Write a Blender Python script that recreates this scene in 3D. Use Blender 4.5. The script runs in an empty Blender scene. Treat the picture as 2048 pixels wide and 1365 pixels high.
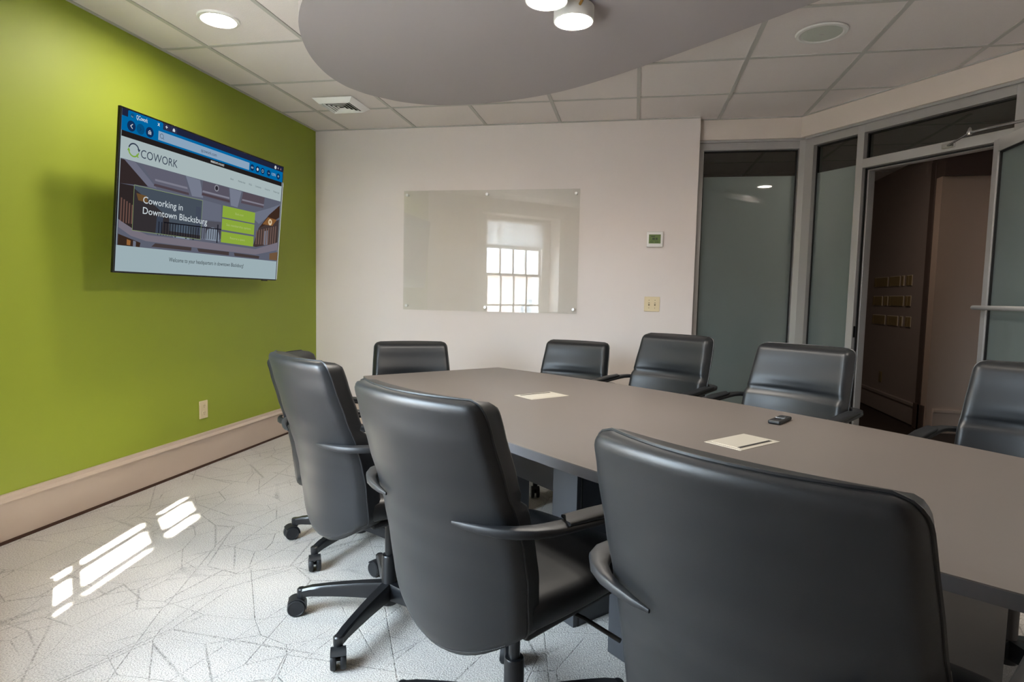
import bpy, bmesh, math, random
from mathutils import Vector, Matrix
random.seed(7)
PI = math.pi
scene = bpy.context.scene
COL = scene.collection

# ------------------------------------------------------------------ camera, sky, sun, exposure
cam_d = bpy.data.cameras.new('camera')
cam = bpy.data.objects.new('camera', cam_d)
COL.objects.link(cam)
scene.camera = cam
cam_d.sensor_width = 36.0
cam_d.lens = 1207.39 / 2048 * 36.0
cam_d.clip_start = 0.05
yaw, pit, rol = -0.196854, -0.0744579, 0.0217065
fw = Vector((math.sin(yaw) * math.cos(pit), math.cos(yaw) * math.cos(pit), math.sin(pit)))
rt = Vector((math.cos(yaw), -math.sin(yaw), 0))
up = rt.cross(fw)
r2 = math.cos(rol) * rt + math.sin(rol) * up
u2 = -math.sin(rol) * rt + math.cos(rol) * up
m3 = Matrix((r2, u2, -fw)).transposed()
cam.matrix_world = Matrix.Translation((2.76198, -4.92058, 1.16886)) @ m3.to_4x4()

EXPO = 2.85
SKY = 6.6
SUN = 16.0
LAMP = 42.0            # radiance of the recessed lamps
PEND = 16.0             # radiance of the ceiling disc lamps
scene.view_settings.view_transform = 'Standard'
scene.view_settings.look = 'None'
scene.view_settings.gamma = 1.0
scene.view_settings.use_curve_mapping = False
scene.view_settings.exposure = EXPO
scene.cycles.max_bounces = 8
scene.cycles.transmission_bounces = 6

world = bpy.data.worlds.new('world')
scene.world = world
world.use_nodes = True
bg = world.node_tree.nodes['Background']
bg.inputs[0].default_value = (0.70, 0.85, 1.0, 1)
bg.inputs[1].default_value = SKY

# table axes: U along the table and the window wall, V across it towards the glass wall
UA = math.radians(-42.5)
U = Vector((math.cos(UA), math.sin(UA), 0))
V = Vector((-U.y, U.x, 0))
O = Vector((1.694, -1.7215, 0))
def st(s, t, z=0.0):
    p = O + s * U + t * V
    return Vector((p.x, p.y, z))

sun_d = bpy.data.lights.new('sun', 'SUN')
sun_d.energy = SUN
sun_d.angle = math.radians(0.85)
sun_d.color = (1.0, 0.95, 0.86)
sun = bpy.data.objects.new('sun', sun_d)
COL.objects.link(sun)
SUN_AZ, SUN_EL = math.radians(100.5), math.radians(40.4)
sdir = Vector((math.cos(SUN_AZ) * math.cos(SUN_EL), math.sin(SUN_AZ) * math.cos(SUN_EL), -math.sin(SUN_EL)))
sun.rotation_euler = sdir.to_track_quat('-Z', 'Y').to_euler()

H = 2.56          # ceiling height
TW = -2.10        # room face of the window wall (across coordinate)
TWO = -2.82       # outer face
WIN = [(0.45, 1.80)]    # window openings along the wall
WZ0, WZ1 = 0.50, 2.36
for (a, b) in WIN:
    ld = bpy.data.lights.new('window_portal', 'AREA')
    ld.shape = 'RECTANGLE'
    ld.size = b - a
    ld.size_y = WZ1 - WZ0
    ld.cycles.is_portal = True
    lo = bpy.data.objects.new('window_portal', ld)
    COL.objects.link(lo)
    c = st((a + b) / 2, TWO - 0.01, (WZ0 + WZ1) / 2)
    lo.matrix_world = Matrix.Translation(c) @ Matrix((U, Vector((0, 0, 1)), -V)).transposed().to_4x4() if False else \
        Matrix.Translation(c) @ (V.to_track_quat('-Z', 'Z').to_matrix().to_4x4())

# ------------------------------------------------------------------ helpers
def lin(c):
    c = c / 255.0
    return c / 12.92 if c <= 0.04045 else ((c + 0.055) / 1.055) ** 2.4
def rgb(r, g, b):
    return (lin(r), lin(g), lin(b), 1.0)

MATS = {}
def mat(name, col, rough=0.5, metal=0.0, spec=0.5, bump=None, emit=None, strength=0.0, vary=None, coat=0.0):
    m = bpy.data.materials.new(name)
    m.use_nodes = True
    nt = m.node_tree
    p = nt.nodes['Principled BSDF']
    p.inputs['Base Color'].default_value = col
    p.inputs['Roughness'].default_value = rough
    p.inputs['Metallic'].default_value = metal
    p.inputs['Specular IOR Level'].default_value = spec
    p.inputs['Coat Weight'].default_value = coat
    if emit:
        p.inputs['Emission Color'].default_value = emit
        p.inputs['Emission Strength'].default_value = strength
    tc = None
    if bump or vary:
        tc = nt.nodes.new('ShaderNodeTexCoord')
    if bump:
        sc, st_, dist = bump
        n = nt.nodes.new('ShaderNodeTexNoise')
        n.inputs['Scale'].default_value = sc
        n.inputs['Detail'].default_value = 6
        b = nt.nodes.new('ShaderNodeBump')
        b.inputs['Strength'].default_value = st_
        b.inputs['Distance'].default_value = dist
        nt.links.new(tc.outputs['Object'], n.inputs['Vector'])
        nt.links.new(n.outputs['Fac'], b.inputs['Height'])
        nt.links.new(b.outputs['Normal'], p.inputs['Normal'])
    if vary:
        sc, amt = vary
        n = nt.nodes.new('ShaderNodeTexNoise')
        n.inputs['Scale'].default_value = sc
        n.inputs['Detail'].default_value = 4
        mx = nt.nodes.new('ShaderNodeMixRGB')
        mx.inputs[1].default_value = tuple(max(0, c * (1 - amt)) for c in col[:3]) + (1,)
        mx.inputs[2].default_value = tuple(min(1, c * (1 + amt)) for c in col[:3]) + (1,)
        nt.links.new(tc.outputs['Object'], n.inputs['Vector'])
        nt.links.new(n.outputs['Fac'], mx.inputs[0])
        nt.links.new(mx.outputs[0], p.inputs['Base Color'])
    MATS[name] = m
    return m

def glass_mat(name, tint, refl=1.0, rough=0.0, film=None):
    """thin pane: transparent with a Fresnel reflection; film = (transparency, translucent colour, diffuse colour)"""
    m = bpy.data.materials.new(name)
    m.use_nodes = True
    nt = m.node_tree
    nt.nodes.clear()
    out = nt.nodes.new('ShaderNodeOutputMaterial')
    tr = nt.nodes.new('ShaderNodeBsdfTransparent')
    tr.inputs[0].default_value = tint
    gl = nt.nodes.new('ShaderNodeBsdfGlossy')
    gl.inputs['Roughness'].default_value = rough
    # Schlick reflectance, the same from both sides of the pane
    lw = nt.nodes.new('ShaderNodeLayerWeight')
    lw.inputs['Blend'].default_value = 0.5
    pw = nt.nodes.new('ShaderNodeMath')
    pw.operation = 'POWER'
    pw.inputs[1].default_value = 5.0
    nt.links.new(lw.outputs['Facing'], pw.inputs[0])
    mu = nt.nodes.new('ShaderNodeMath')
    mu.operation = 'MULTIPLY_ADD'
    mu.inputs[1].default_value = 0.96 * refl
    mu.inputs[2].default_value = 0.04 * refl
    mu.use_clamp = True
    nt.links.new(pw.outputs[0], mu.inputs[0])
    mix = nt.nodes.new('ShaderNodeMixShader')
    nt.links.new(mu.outputs[0], mix.inputs[0])
    base = tr.outputs[0]
    if film:
        tl = nt.nodes.new('ShaderNodeBsdfTranslucent')
        tl.inputs[0].default_value = film[1]
        df = nt.nodes.new('ShaderNodeBsdfDiffuse')
        df.inputs[0].default_value = film[2]
        ad = nt.nodes.new('ShaderNodeAddShader')
        nt.links.new(tl.outputs[0], ad.inputs[0])
        nt.links.new(df.outputs[0], ad.inputs[1])
        m2 = nt.nodes.new('ShaderNodeMixShader')
        m2.inputs[0].default_value = film[0]
        nt.links.new(ad.outputs[0], m2.inputs[1])
        nt.links.new(tr.outputs[0], m2.inputs[2])
        base = m2.outputs[0]
    nt.links.new(base, mix.inputs[1])
    nt.links.new(gl.outputs[0], mix.inputs[2])
    nt.links.new(mix.outputs[0], out.inputs[0])
    MATS[name] = m
    return m

def emis(name, col, strength):
    m = bpy.data.materials.new(name)
    m.use_nodes = True
    nt = m.node_tree
    nt.nodes.clear()
    out = nt.nodes.new('ShaderNodeOutputMaterial')
    e = nt.nodes.new('ShaderNodeEmission')
    e.inputs[0].default_value = col
    e.inputs[1].default_value = strength
    nt.links.new(e.outputs[0], out.inputs[0])
    MATS[name] = m
    return m

class MB:
    """collects shapes; build() links them as one mesh object"""
    def __init__(self):
        self.v = []; self.f = []; self.mi = []
    def add(self, vs, fs, mi=0):
        o = len(self.v)
        self.v += [tuple(x) for x in vs]
        self.f += [tuple(i + o for i in f) for f in fs]
        self.mi += [mi] * len(fs)
        return self
    def box(self, x0, x1, y0, y1, z0, z1, M=None, mi=0):
        vs = [Vector((x, y, z)) for z in (z0, z1) for y in (y0, y1) for x in (x0, x1)]
        if M is not None:
            vs = [M @ v for v in vs]
        fs = [(0, 2, 3, 1), (4, 5, 7, 6), (0, 1, 5, 4), (2, 6, 7, 3), (0, 4, 6, 2), (1, 3, 7, 5)]
        return self.add(vs, fs, mi)
    def prism(self, poly, z0, z1, M=None, mi=0):
        n = len(poly)
        a = sum(poly[i][0] * poly[(i + 1) % n][1] - poly[(i + 1) % n][0] * poly[i][1] for i in range(n))
        if a < 0:
            poly = poly[::-1]
        vs = [Vector((p[0], p[1], z0)) for p in poly] + [Vector((p[0], p[1], z1)) for p in poly]
        if M is not None:
            vs = [M @ v for v in vs]
        fs = [tuple(range(n))[::-1], tuple(range(n, 2 * n))]
        fs += [(i, (i + 1) % n, n + (i + 1) % n, n + i) for i in range(n)]
        return self.add(vs, fs, mi)
    def lathe(self, prof, n=24, M=None, mi=0, cap=True):
        """prof: list of (r, z)"""
        vs = []; fs = []
        for r, z in prof:
            for k in range(n):
                a = 2 * PI * k / n
                vs.append(Vector((r * math.cos(a), r * math.sin(a), z)))
        for i in range(len(prof) - 1):
            for k in range(n):
                k2 = (k + 1) % n
                fs.append((i * n + k, i * n + k2, (i + 1) * n + k2, (i + 1) * n + k))
        if cap:
            fs.append(tuple(range(n))[::-1])
            fs.append(tuple((len(prof) - 1) * n + k for k in range(n)))
        if M is not None:
            vs = [M @ v for v in vs]
        return self.add(vs, fs, mi)
    def tube(self, pts, r, n=8, M=None, closed=False, mi=0):
        pts = [Vector(p) for p in pts]
        rs = r if isinstance(r, (list, tuple)) else [r] * len(pts)
        vs = []; fs = []
        m = len(pts)
        prev = None
        for i, p in enumerate(pts):
            if closed:
                t = pts[(i + 1) % m] - pts[i - 1]
            else:
                t = pts[min(i + 1, m - 1)] - pts[max(i - 1, 0)]
            t.normalize()
            ref = Vector((0, 0, 1)) if abs(t.z) < 0.9 else Vector((1, 0, 0))
            if prev is not None:
                a = prev - prev.dot(t) * t
                if a.length > 1e-6:
                    ref = a
            x = ref - ref.dot(t) * t
            x.normalize()
            prev = x.copy()
            y = t.cross(x)
            for k in range(n):
                ang = 2 * PI * k / n
                vs.append(p + rs[i] * (math.cos(ang) * x + math.sin(ang) * y))
        rng = m if closed else m - 1
        for i in range(rng):
            j = (i + 1) % m
            for k in range(n):
                k2 = (k + 1) % n
                fs.append((i * n + k, i * n + k2, j * n + k2, j * n + k))
        if not closed:
            fs.append(tuple(range(n))[::-1])
            fs.append(tuple((m - 1) * n + k for k in range(n)))
        if M is not None:
            vs = [M @ v for v in vs]
        return self.add(vs, fs, mi)
    def sweep(self, secs, M=None, mi=0):
        """secs: list of rings (same count) of points; capped"""
        n = len(secs[0]); vs = []; fs = []
        for s in secs:
            vs += [Vector(p) for p in s]
        for i in range(len(secs) - 1):
            for k in range(n):
                k2 = (k + 1) % n
                fs.append((i * n + k, i * n + k2, (i + 1) * n + k2, (i + 1) * n + k))
        fs.append(tuple(range(n))[::-1])
        fs.append(tuple((len(secs) - 1) * n + k for k in range(n)))
        if M is not None:
            vs = [M @ v for v in vs]
        return self.add(vs, fs, mi)
    def mesh(self, name, mats, smooth=False):
        me = bpy.data.meshes.new(name)
        me.from_pydata([tuple(v) for v in self.v], [], self.f)
        for m in (mats if isinstance(mats, (list, tuple)) else [mats]):
            me.materials.append(m)
        me.polygons.foreach_set('material_index', self.mi)
        bm = bmesh.new(); bm.from_mesh(me)
        bmesh.ops.recalc_face_normals(bm, faces=bm.faces)
        bm.to_mesh(me); bm.free()
        if smooth:
            me.polygons.foreach_set('use_smooth', [True] * len(me.polygons))
            try:
                me.set_sharp_from_angle(angle=math.radians(smooth if smooth is not True else 40))
            except Exception:
                pass
        me.update()
        return me
    def build(self, name, mats, parent=None, smooth=False, bevel=0.0, seg=2, subsurf=0):
        o = bpy.data.objects.new(name, self.mesh(name, mats, smooth))
        COL.objects.link(o)
        if parent is not None:
            o.parent = parent
        if bevel:
            b = o.modifiers.new('bevel', 'BEVEL')
            b.width = bevel; b.segments = seg; b.limit_method = 'ANGLE'
            b.angle_limit = math.radians(40)
            for p in o.data.polygons:
                p.use_smooth = True
            wn = o.modifiers.new('wn', 'WEIGHTED_NORMAL')
            wn.keep_sharp = False
        if subsurf:
            s = o.modifiers.new('sub', 'SUBSURF'); s.levels = subsurf; s.render_levels = subsurf
        return o

def thing(name, label, cat, loc=(0, 0, 0), rotz=0.0, group=None):
    o = bpy.data.objects.new(name, None)
    COL.objects.link(o)
    o.location = loc
    o.rotation_euler = (0, 0, rotz)
    o.empty_display_size = 0.1
    return tag(o, label, cat, group)
def tag(o, label, cat, group=None):
    o['label'] = label; o['category'] = cat
    if group:
        o['group'] = group
    return o
def struct(o, label=None, cat=None):
    o['kind'] = 'structure'
    if label:
        o['label'] = label
    if cat:
        o['category'] = cat
    return o
def frame_M(origin, ex, ey, ez):
    m = Matrix((ex, ey, ez)).transposed().to_4x4()
    return Matrix.Translation(origin) @ m

# basis for the window wall / table: local x = along U, local y = along V
MST = frame_M(O, U, V, Vector((0, 0, 1)))
# slanted glass wall: local x along W from the corner G0, local y outwards (away from the room)
WA = math.radians(-54.17)
W = Vector((math.cos(WA), math.sin(WA), 0))
N = Vector((-W.y, W.x, 0))
G0 = Vector((3.954, 0.066, 0))
MSL = frame_M(G0, W, N, Vector((0, 0, 1)))
def sl(a, off, z=0.0):
    return G0 + a * W + off * N + Vector((0, 0, z))

# ------------------------------------------------------------------ materials
mat('green', rgb(147, 161, 47), 0.55, bump=(260, 0.06, 0.002), vary=(1.5, 0.03))
mat('white_wall', rgb(222, 213, 208), 0.6, bump=(260, 0.06, 0.002), vary=(1.2, 0.02))
mat('bulkhead', rgb(214, 203, 192), 0.6, bump=(260, 0.06, 0.002))
mat('base_paint', rgb(196, 178, 163), 0.4, vary=(3.0, 0.04))
mat('dark_wood', rgb(70, 44, 30), 0.5, vary=(20, 0.25))
mat('tile', rgb(228, 220, 217), 0.9, bump=(420, 0.5, 0.003), vary=(160, 0.03))
mat('tbar', rgb(188, 185, 180), 0.5)
mat('cloud', rgb(164, 157, 158), 0.6, vary=(2, 0.02))
mat('white_plastic', rgb(228, 226, 222), 0.4)
mat('ivory', rgb(222, 205, 168), 0.35)
mat('ivory_dark', rgb(120, 104, 78), 0.5)
mat('steel', rgb(205, 205, 205), 0.25, metal=1.0)
mat('bright_steel', rgb(232, 232, 230), 0.3, metal=0.5)
mat('alu', rgb(176, 174, 172), 0.38, metal=0.35, vary=(6, 0.03))
mat('gasket', rgb(14, 14, 15), 0.5)
mat('black_plastic', rgb(25, 26, 29), 0.50, vary=(30, 0.1))
mat('black_gloss', rgb(14, 14, 15), 0.2)
mat('base_metal', rgb(24, 25, 28), 0.3, spec=0.6)
mat('leather', rgb(24, 26, 29), 0.42, spec=0.55, bump=(650, 0.10, 0.001), vary=(5, 0.06))
mat('piping', rgb(30, 31, 33), 0.4)
mat('stitch', rgb(70, 70, 72), 0.7)
mat('laminate', rgb(101, 93, 88), 0.42, vary=(3, 0.03), bump=(900, 0.05, 0.0005))
mat('laminate_edge', rgb(84, 82, 84), 0.45)
mat('pedestal', rgb(62, 63, 67), 0.42, vary=(4, 0.06))
mat('grommet', rgb(205, 198, 184), 0.35, metal=0.4)
mat('slot', rgb(22, 18, 15), 0.7)
mat('brass', rgb(190, 150, 80), 0.3, metal=1.0)
mat('corr_wall', rgb(152, 136, 129), 0.6)
mat('corr_dark', rgb(92, 75, 68), 0.5)
mat('corr_light', rgb(196, 172, 155), 0.6)
mat('corr_floor', rgb(46, 34, 28), 0.6, vary=(12, 0.2))
mat('win_white', rgb(232, 230, 226), 0.4)
mat('ext_brick', rgb(224, 192, 178), 0.85, vary=(2, 0.1))
mat('ext_white', rgb(225, 222, 216), 0.8)
mat('ext_grey', rgb(150, 152, 155), 0.8)
mat('asphalt', rgb(128, 126, 122), 0.9, vary=(0.3, 0.1))
mat('lcd', rgb(92, 116, 52), 0.4)
mat('lcd_ink', rgb(48, 62, 28), 0.5)
mat('speaker_grille', rgb(196, 200, 190), 0.7, bump=(900, 0.6, 0.002))
mat('vent_dark', rgb(18, 18, 18), 0.8)
mat('plate_brown', rgb(138, 116, 72), 0.4)
mat('plate_edge', rgb(214, 200, 182), 0.4)
emis('lamp', (1.0, 0.91, 0.78, 1), LAMP)
emis('disc_lamp', (1.0, 0.93, 0.83, 1), PEND)
glass_mat('clear', (0.95, 0.97, 0.96, 1), 1.0)
glass_mat('dark_clear', (0.70, 0.72, 0.70, 1), 1.0)
glass_mat('board_glass', (0.952, 0.958, 0.944, 1), 1.1)
glass_mat('frosted', (0.6, 0.66, 0.64, 1), 0.9, 0.02, film=(0.06, (0.44, 0.48, 0.47, 1), (0.088, 0.104, 0.102, 1)))
# roller shade
sh = glass_mat('shade', (1, 1, 1, 1), 0.0, 0.5, film=(0.22, (0.36, 0.36, 0.36, 1), (0.45, 0.45, 0.45, 1)))

def carpet_mat():
    m = bpy.data.materials.new('carpet')
    m.use_nodes = True
    nt = m.node_tree
    L = nt.links
    p = nt.nodes['Principled BSDF']
    p.inputs['Roughness'].default_value = 0.95
    p.inputs['Specular IOR Level'].default_value = 0.15
    p.inputs['Sheen Weight'].default_value = 0.15
    tc = nt.nodes.new('ShaderNodeTexCoord')
    def mp(rot, sx, sy, off=0):
        n = nt.nodes.new('ShaderNodeMapping')
        n.inputs['Rotation'].default_value = (0, 0, rot)
        n.inputs['Scale'].default_value = (sx, sy, 1)
        n.inputs['Location'].default_value = (off, off * 0.7, 0)
        L.new(tc.outputs['Object'], n.inputs['Vector'])
        return n
    # slight wobble so that the lines look tufted
    wob = nt.nodes.new('ShaderNodeTexNoise'); wob.inputs['Scale'].default_value = 90; wob.inputs['Detail'].default_value = 2
    L.new(tc.outputs['Object'], wob.inputs['Vector'])
    total = None
    for (rot, sx, sy, sc, off, wdt, msc, lo) in ((0.5, 1, 0.5, 3.0, 1.3, 0.010, 2.6, 0.34), (1.7, 1, 0.5, 3.8, 5.1, 0.010, 3.3, 0.40), (2.6, 0.6, 1.0, 4.4, 9.4, 0.011, 2.2, 0.42), (0.1, 0.9, 0.5, 2.2, 3.7, 0.008, 3.0, 0.38)):
        n = mp(rot, sx, sy, off)
        v = nt.nodes.new('ShaderNodeTexVoronoi')
        v.feature = 'DISTANCE_TO_EDGE'
        v.inputs['Scale'].default_value = sc
        L.new(n.outputs[0], v.inputs['Vector'])
        ad = nt.nodes.new('ShaderNodeMath'); ad.operation = 'MULTIPLY_ADD'
        L.new(wob.outputs['Fac'], ad.inputs[0]); ad.inputs[1].default_value = 0.016
        L.new(v.outputs['Distance'], ad.inputs[2])
        mr = nt.nodes.new('ShaderNodeMapRange')
        mr.inputs['From Min'].default_value = 0.007
        mr.inputs['From Max'].default_value = 0.007 + wdt
        mr.inputs['To Min'].default_value = 1.0
        mr.inputs['To Max'].default_value = 0.0
        L.new(ad.outputs[0], mr.inputs['Value'])
        ns = nt.nodes.new('ShaderNodeTexNoise'); ns.inputs['Scale'].default_value = msc; ns.inputs['Detail'].default_value = 1
        L.new(n.outputs[0], ns.inputs['Vector'])
        mk = nt.nodes.new('ShaderNodeMapRange')
        mk.inputs['From Min'].default_value = lo
        mk.inputs['From Max'].default_value = lo + 0.12
        L.new(ns.outputs['Fac'], mk.inputs['Value'])
        mm = nt.nodes.new('ShaderNodeMath'); mm.operation = 'MULTIPLY'
        L.new(mr.outputs[0], mm.inputs[0]); L.new(mk.outputs[0], mm.inputs[1])
        if total is None:
            total = mm
        else:
            mx = nt.nodes.new('ShaderNodeMath'); mx.operation = 'MAXIMUM'
            L.new(total.outputs[0], mx.inputs[0]); L.new(mm.outputs[0], mx.inputs[1])
            total = mx
    pile = nt.nodes.new('ShaderNodeTexNoise'); pile.inputs['Scale'].default_value = 200; pile.inputs['Detail'].default_value = 3
    L.new(tc.outputs['Object'], pile.inputs['Vector'])
    big = nt.nodes.new('ShaderNodeTexNoise'); big.inputs['Scale'].default_value = 3.0; big.inputs['Detail'].default_value = 3
    L.new(tc.outputs['Object'], big.inputs['Vector'])
    c1 = nt.nodes.new('ShaderNodeMixRGB')
    c1.inputs[1].default_value = rgb(166, 161, 156); c1.inputs[2].default_value = rgb(214, 209, 203)
    pr_ = nt.nodes.new('ShaderNodeMapRange'); pr_.inputs['From Min'].default_value = 0.32; pr_.inputs['From Max'].default_value = 0.62
    L.new(pile.outputs['Fac'], pr_.inputs['Value'])
    L.new(pr_.outputs[0], c1.inputs[0])
    c2 = nt.nodes.new('ShaderNodeMixRGB'); c2.blend_type = 'MULTIPLY'; c2.inputs[0].default_value = 0.25
    L.new(c1.outputs[0], c2.inputs[1]); L.new(big.outputs['Fac'], c2.inputs[2])
    c3 = nt.nodes.new('ShaderNodeMixRGB')
    c3.inputs[2].default_value = rgb(112, 106, 102)
    ms = nt.nodes.new('ShaderNodeMath'); ms.operation = 'MULTIPLY'; ms.inputs[1].default_value = 0.78
    tuft = nt.nodes.new('ShaderNodeTexNoise'); tuft.inputs['Scale'].default_value = 120; tuft.inputs['Detail'].default_value = 2
    L.new(tc.outputs['Object'], tuft.inputs['Vector'])
    tm_ = nt.nodes.new('ShaderNodeMapRange'); tm_.inputs['From Min'].default_value = 0.38; tm_.inputs['From Max'].default_value = 0.58
    tm_.inputs['To Min'].default_value = 0.25; tm_.inputs['To Max'].default_value = 1.0
    L.new(tuft.outputs['Fac'], tm_.inputs['Value'])
    tt = nt.nodes.new('ShaderNodeMath'); tt.operation = 'MULTIPLY'
    L.new(total.outputs[0], tt.inputs[0]); L.new(tm_.outputs[0], tt.inputs[1])
    L.new(tt.outputs[0], ms.inputs[0]); L.new(ms.outputs[0], c3.inputs[0])
    L.new(c2.outputs[0], c3.inputs[1])
    L.new(c3.outputs[0], p.inputs['Base Color'])
    hs = nt.nodes.new('ShaderNodeMath'); hs.operation = 'SUBTRACT'
    L.new(pile.outputs['Fac'], hs.inputs[0]); L.new(ms.outputs[0], hs.inputs[1])
    b = nt.nodes.new('ShaderNodeBump'); b.inputs['Strength'].default_value = 0.7; b.inputs['Distance'].default_value = 0.006
    L.new(hs.outputs[0], b.inputs['Height']); L.new(b.outputs[0], p.inputs['Normal'])
    MATS['carpet'] = m
carpet_mat()
M_ = MATS

# ------------------------------------------------------------------ room shell
s_corner = -(O.x + TW * V.x) / U.x                 # where the window wall meets the green wall
PC = st(s_corner, TW)                              # (0, ~-3.0)
S_END = 5.75
PE = st(S_END, TW)
SL_END = 3.6
PR = sl(SL_END, 0.0)
room_poly = [(0, 0), (3.217, 0), (3.217, 0.066), (3.954, 0.066), (PR.x, PR.y), (PE.x, PE.y), (PC.x, PC.y)]

d = Vector((PE.x - PR.x, PE.y - PR.y, 0)).normalized()
OUT = Vector((-d.y, d.x, 0)) * 0.13
PRO, PEO = (PR + OUT)[:2], (Vector((PE.x, PE.y, 0)) + OUT)[:2]
o = MB().prism([(-0.12, 0.12), (3.2, 0.12), (3.3, 0.2), (3.99, 0.15), sl(SL_END, 0.1)[:2], PRO, PEO, st(S_END + .1, TWO)[:2], st(s_corner - .3, TWO)[:2]], -0.12, 0.0).build('floor', M_['carpet'])
struct(o, 'light grey carpet with scattered darker line pattern', 'carpet')

wg = MB().box(-0.15, 0.0, PC.y - 0.4, 0.0, -0.1, H + 0.12).build('wall_left', M_['green'])
struct(wg, 'lime green painted wall behind the television', 'wall')
wb = MB().box(-0.15, 3.217, 0.0, 0.13, -0.1, H + 0.12).build('wall_back', M_['white_wall'])
struct(wb, 'off-white wall carrying the glass board', 'wall')
# window wall with two openings
mb = MB()
edges = [s_corner - 0.25] + [e for w in WIN for e in w] + [S_END + 0.1]
for i in range(0, len(edges), 2):
    mb.box(edges[i], edges[i + 1], TWO, TW, -0.1, H + 0.12, MST)
for a, b in WIN:
    mb.box(a, b, TWO, TW, -0.1, WZ0, MST)
    mb.box(a, b, TWO, TW, WZ1, H + 0.12, MST)
struct(mb.build('wall_front', M_['white_wall']), 'off-white wall with deep window openings', 'wall')
# wall on the right that closes the room
d = Vector((PE.x - PR.x, PE.y - PR.y, 0)); ln = d.length; d.normalize()
nn = Vector((-d.y, d.x, 0))
MR = frame_M(Vector((PR.x, PR.y, 0)), d, nn, Vector((0, 0, 1)))
struct(MB().box(-0.1, ln + 0.1, 0.0, 0.12, -0.1, H + 0.12, MR).build('wall_right', M_['white_wall']), 'off-white wall closing the room', 'wall')

# bulkhead over the glass front
mb = MB()
e1 = sl(SL_END, 0.0); e2 = sl(SL_END, 0.14)
k = 0.14
cor_out = Vector((3.954 + k * math.tan(math.radians(54.17 / 2)), 0.066 + k, 0))
mb.prism([(3.217, 0.066), (3.954, 0.066), (e1.x, e1.y), (e2.x, e2.y), (cor_out.x, cor_out.y), (3.217, 0.066 + k)], 2.408, H + 0.12)
struct(mb.build('wall_bulkhead', M_['bulkhead']), 'off-white bulkhead strip above the aluminium glass front', 'wall')
# wall beyond the third glass panel
struct(MB().box(2.45, SL_END + .05, 0.0, 0.13, -0.1, 2.408, MSL).build('wall_glass_end', M_['white_wall']), 'off-white wall beyond the glass front', 'wall')

# baseboards: a tall board, a stepped cap and a dark shoe strip
def baseboard(name, M, length, label):
    r = bpy.data.objects.new(name, None); COL.objects.link(r)
    struct(r, label, 'baseboard')
    MB().box(0, length, 0, 0.018, 0.014, 0.185, M).build('board', M_['base_paint'], r, bevel=0.002)
    prof = [(0.0, 0.185), (0.026, 0.185), (0.028, 0.192), (0.022, 0.200), (0.014, 0.206), (0.012, 0.222), (0.0, 0.224)]
    secs = [[M @ Vector((x, y, z)) for y, z in prof] for x in (0, length)]
    MB().sweep(secs).build('cap_molding', M_['base_paint'], r)
    MB().box(0, length, 0, 0.022, 0.0, 0.014, M).build('shoe_strip', M_['dark_wood'], r)
    return r
baseboard('baseboard_left', frame_M(Vector((0, 0, 0)), Vector((0, -1, 0)), Vector((1, 0, 0)), Vector((0, 0, 1))), -PC.y, 'tall beige baseboard along the green wall')
baseboard('baseboard_back', frame_M(Vector((0.02, 0, 0)), Vector((1, 0, 0)), Vector((0, -1, 0)), Vector((0, 0, 1))), 3.197, 'tall beige baseboard along the back wall')
baseboard('baseboard_front', frame_M(st(s_corner, TW) + 0.03 * U, U, V, Vector((0, 0, 1))), S_END - s_corner - 0.05, 'tall beige baseboard under the windows')

# ------------------------------------------------------------------ suspended ceiling
GX = lambda i: 0.6096 * i - 0.30254
GY = lambda j: 0.6096 * j - 2.36376
def clip(poly, a, b, c):
    """keep a*x + b*y <= c"""
    out = []
    n = len(poly)
    for i in range(n):
        p, q = poly[i], poly[(i + 1) % n]
        dp, dq = a * p[0] + b * p[1] - c, a * q[0] + b * q[1] - c
        if dp <= 0:
            out.append(p)
        if (dp < 0 < dq) or (dq < 0 < dp):
            k = dp / (dp - dq)
            out.append((p[0] + k * (q[0] - p[0]), p[1] + k * (q[1] - p[1])))
    return out
def area(poly):
    return abs(sum(poly[i][0] * poly[(i + 1) % len(poly)][1] - poly[(i + 1) % len(poly)][0] * poly[i][1] for i in range(len(poly)))) / 2
planes_common = [(-1, 0, -0.001), (N.x, N.y, G0.x * N.x + G0.y * N.y - 0.001), (-V.x, -V.y, -(PC.x * V.x + PC.y * V.y) - 0.001), (nn.x, nn.y, PR.x * nn.x + PR.y * nn.y - 0.001)]
def room_clip(poly):
    res = []
    for lo, hi, ymax in ((-1, 3.217, -0.001), (3.217, 20, 0.065)):
        q = clip(clip(clip(poly, -1, 0, -lo), 1, 0, hi), 0, 1, ymax)
        for a, b, c in planes_common:
            if len(q) >= 3:
                q = clip(q, a, b, c)
        if len(q) >= 3 and area(q) > 1e-5:
            res.append(q)
    return res

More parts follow.
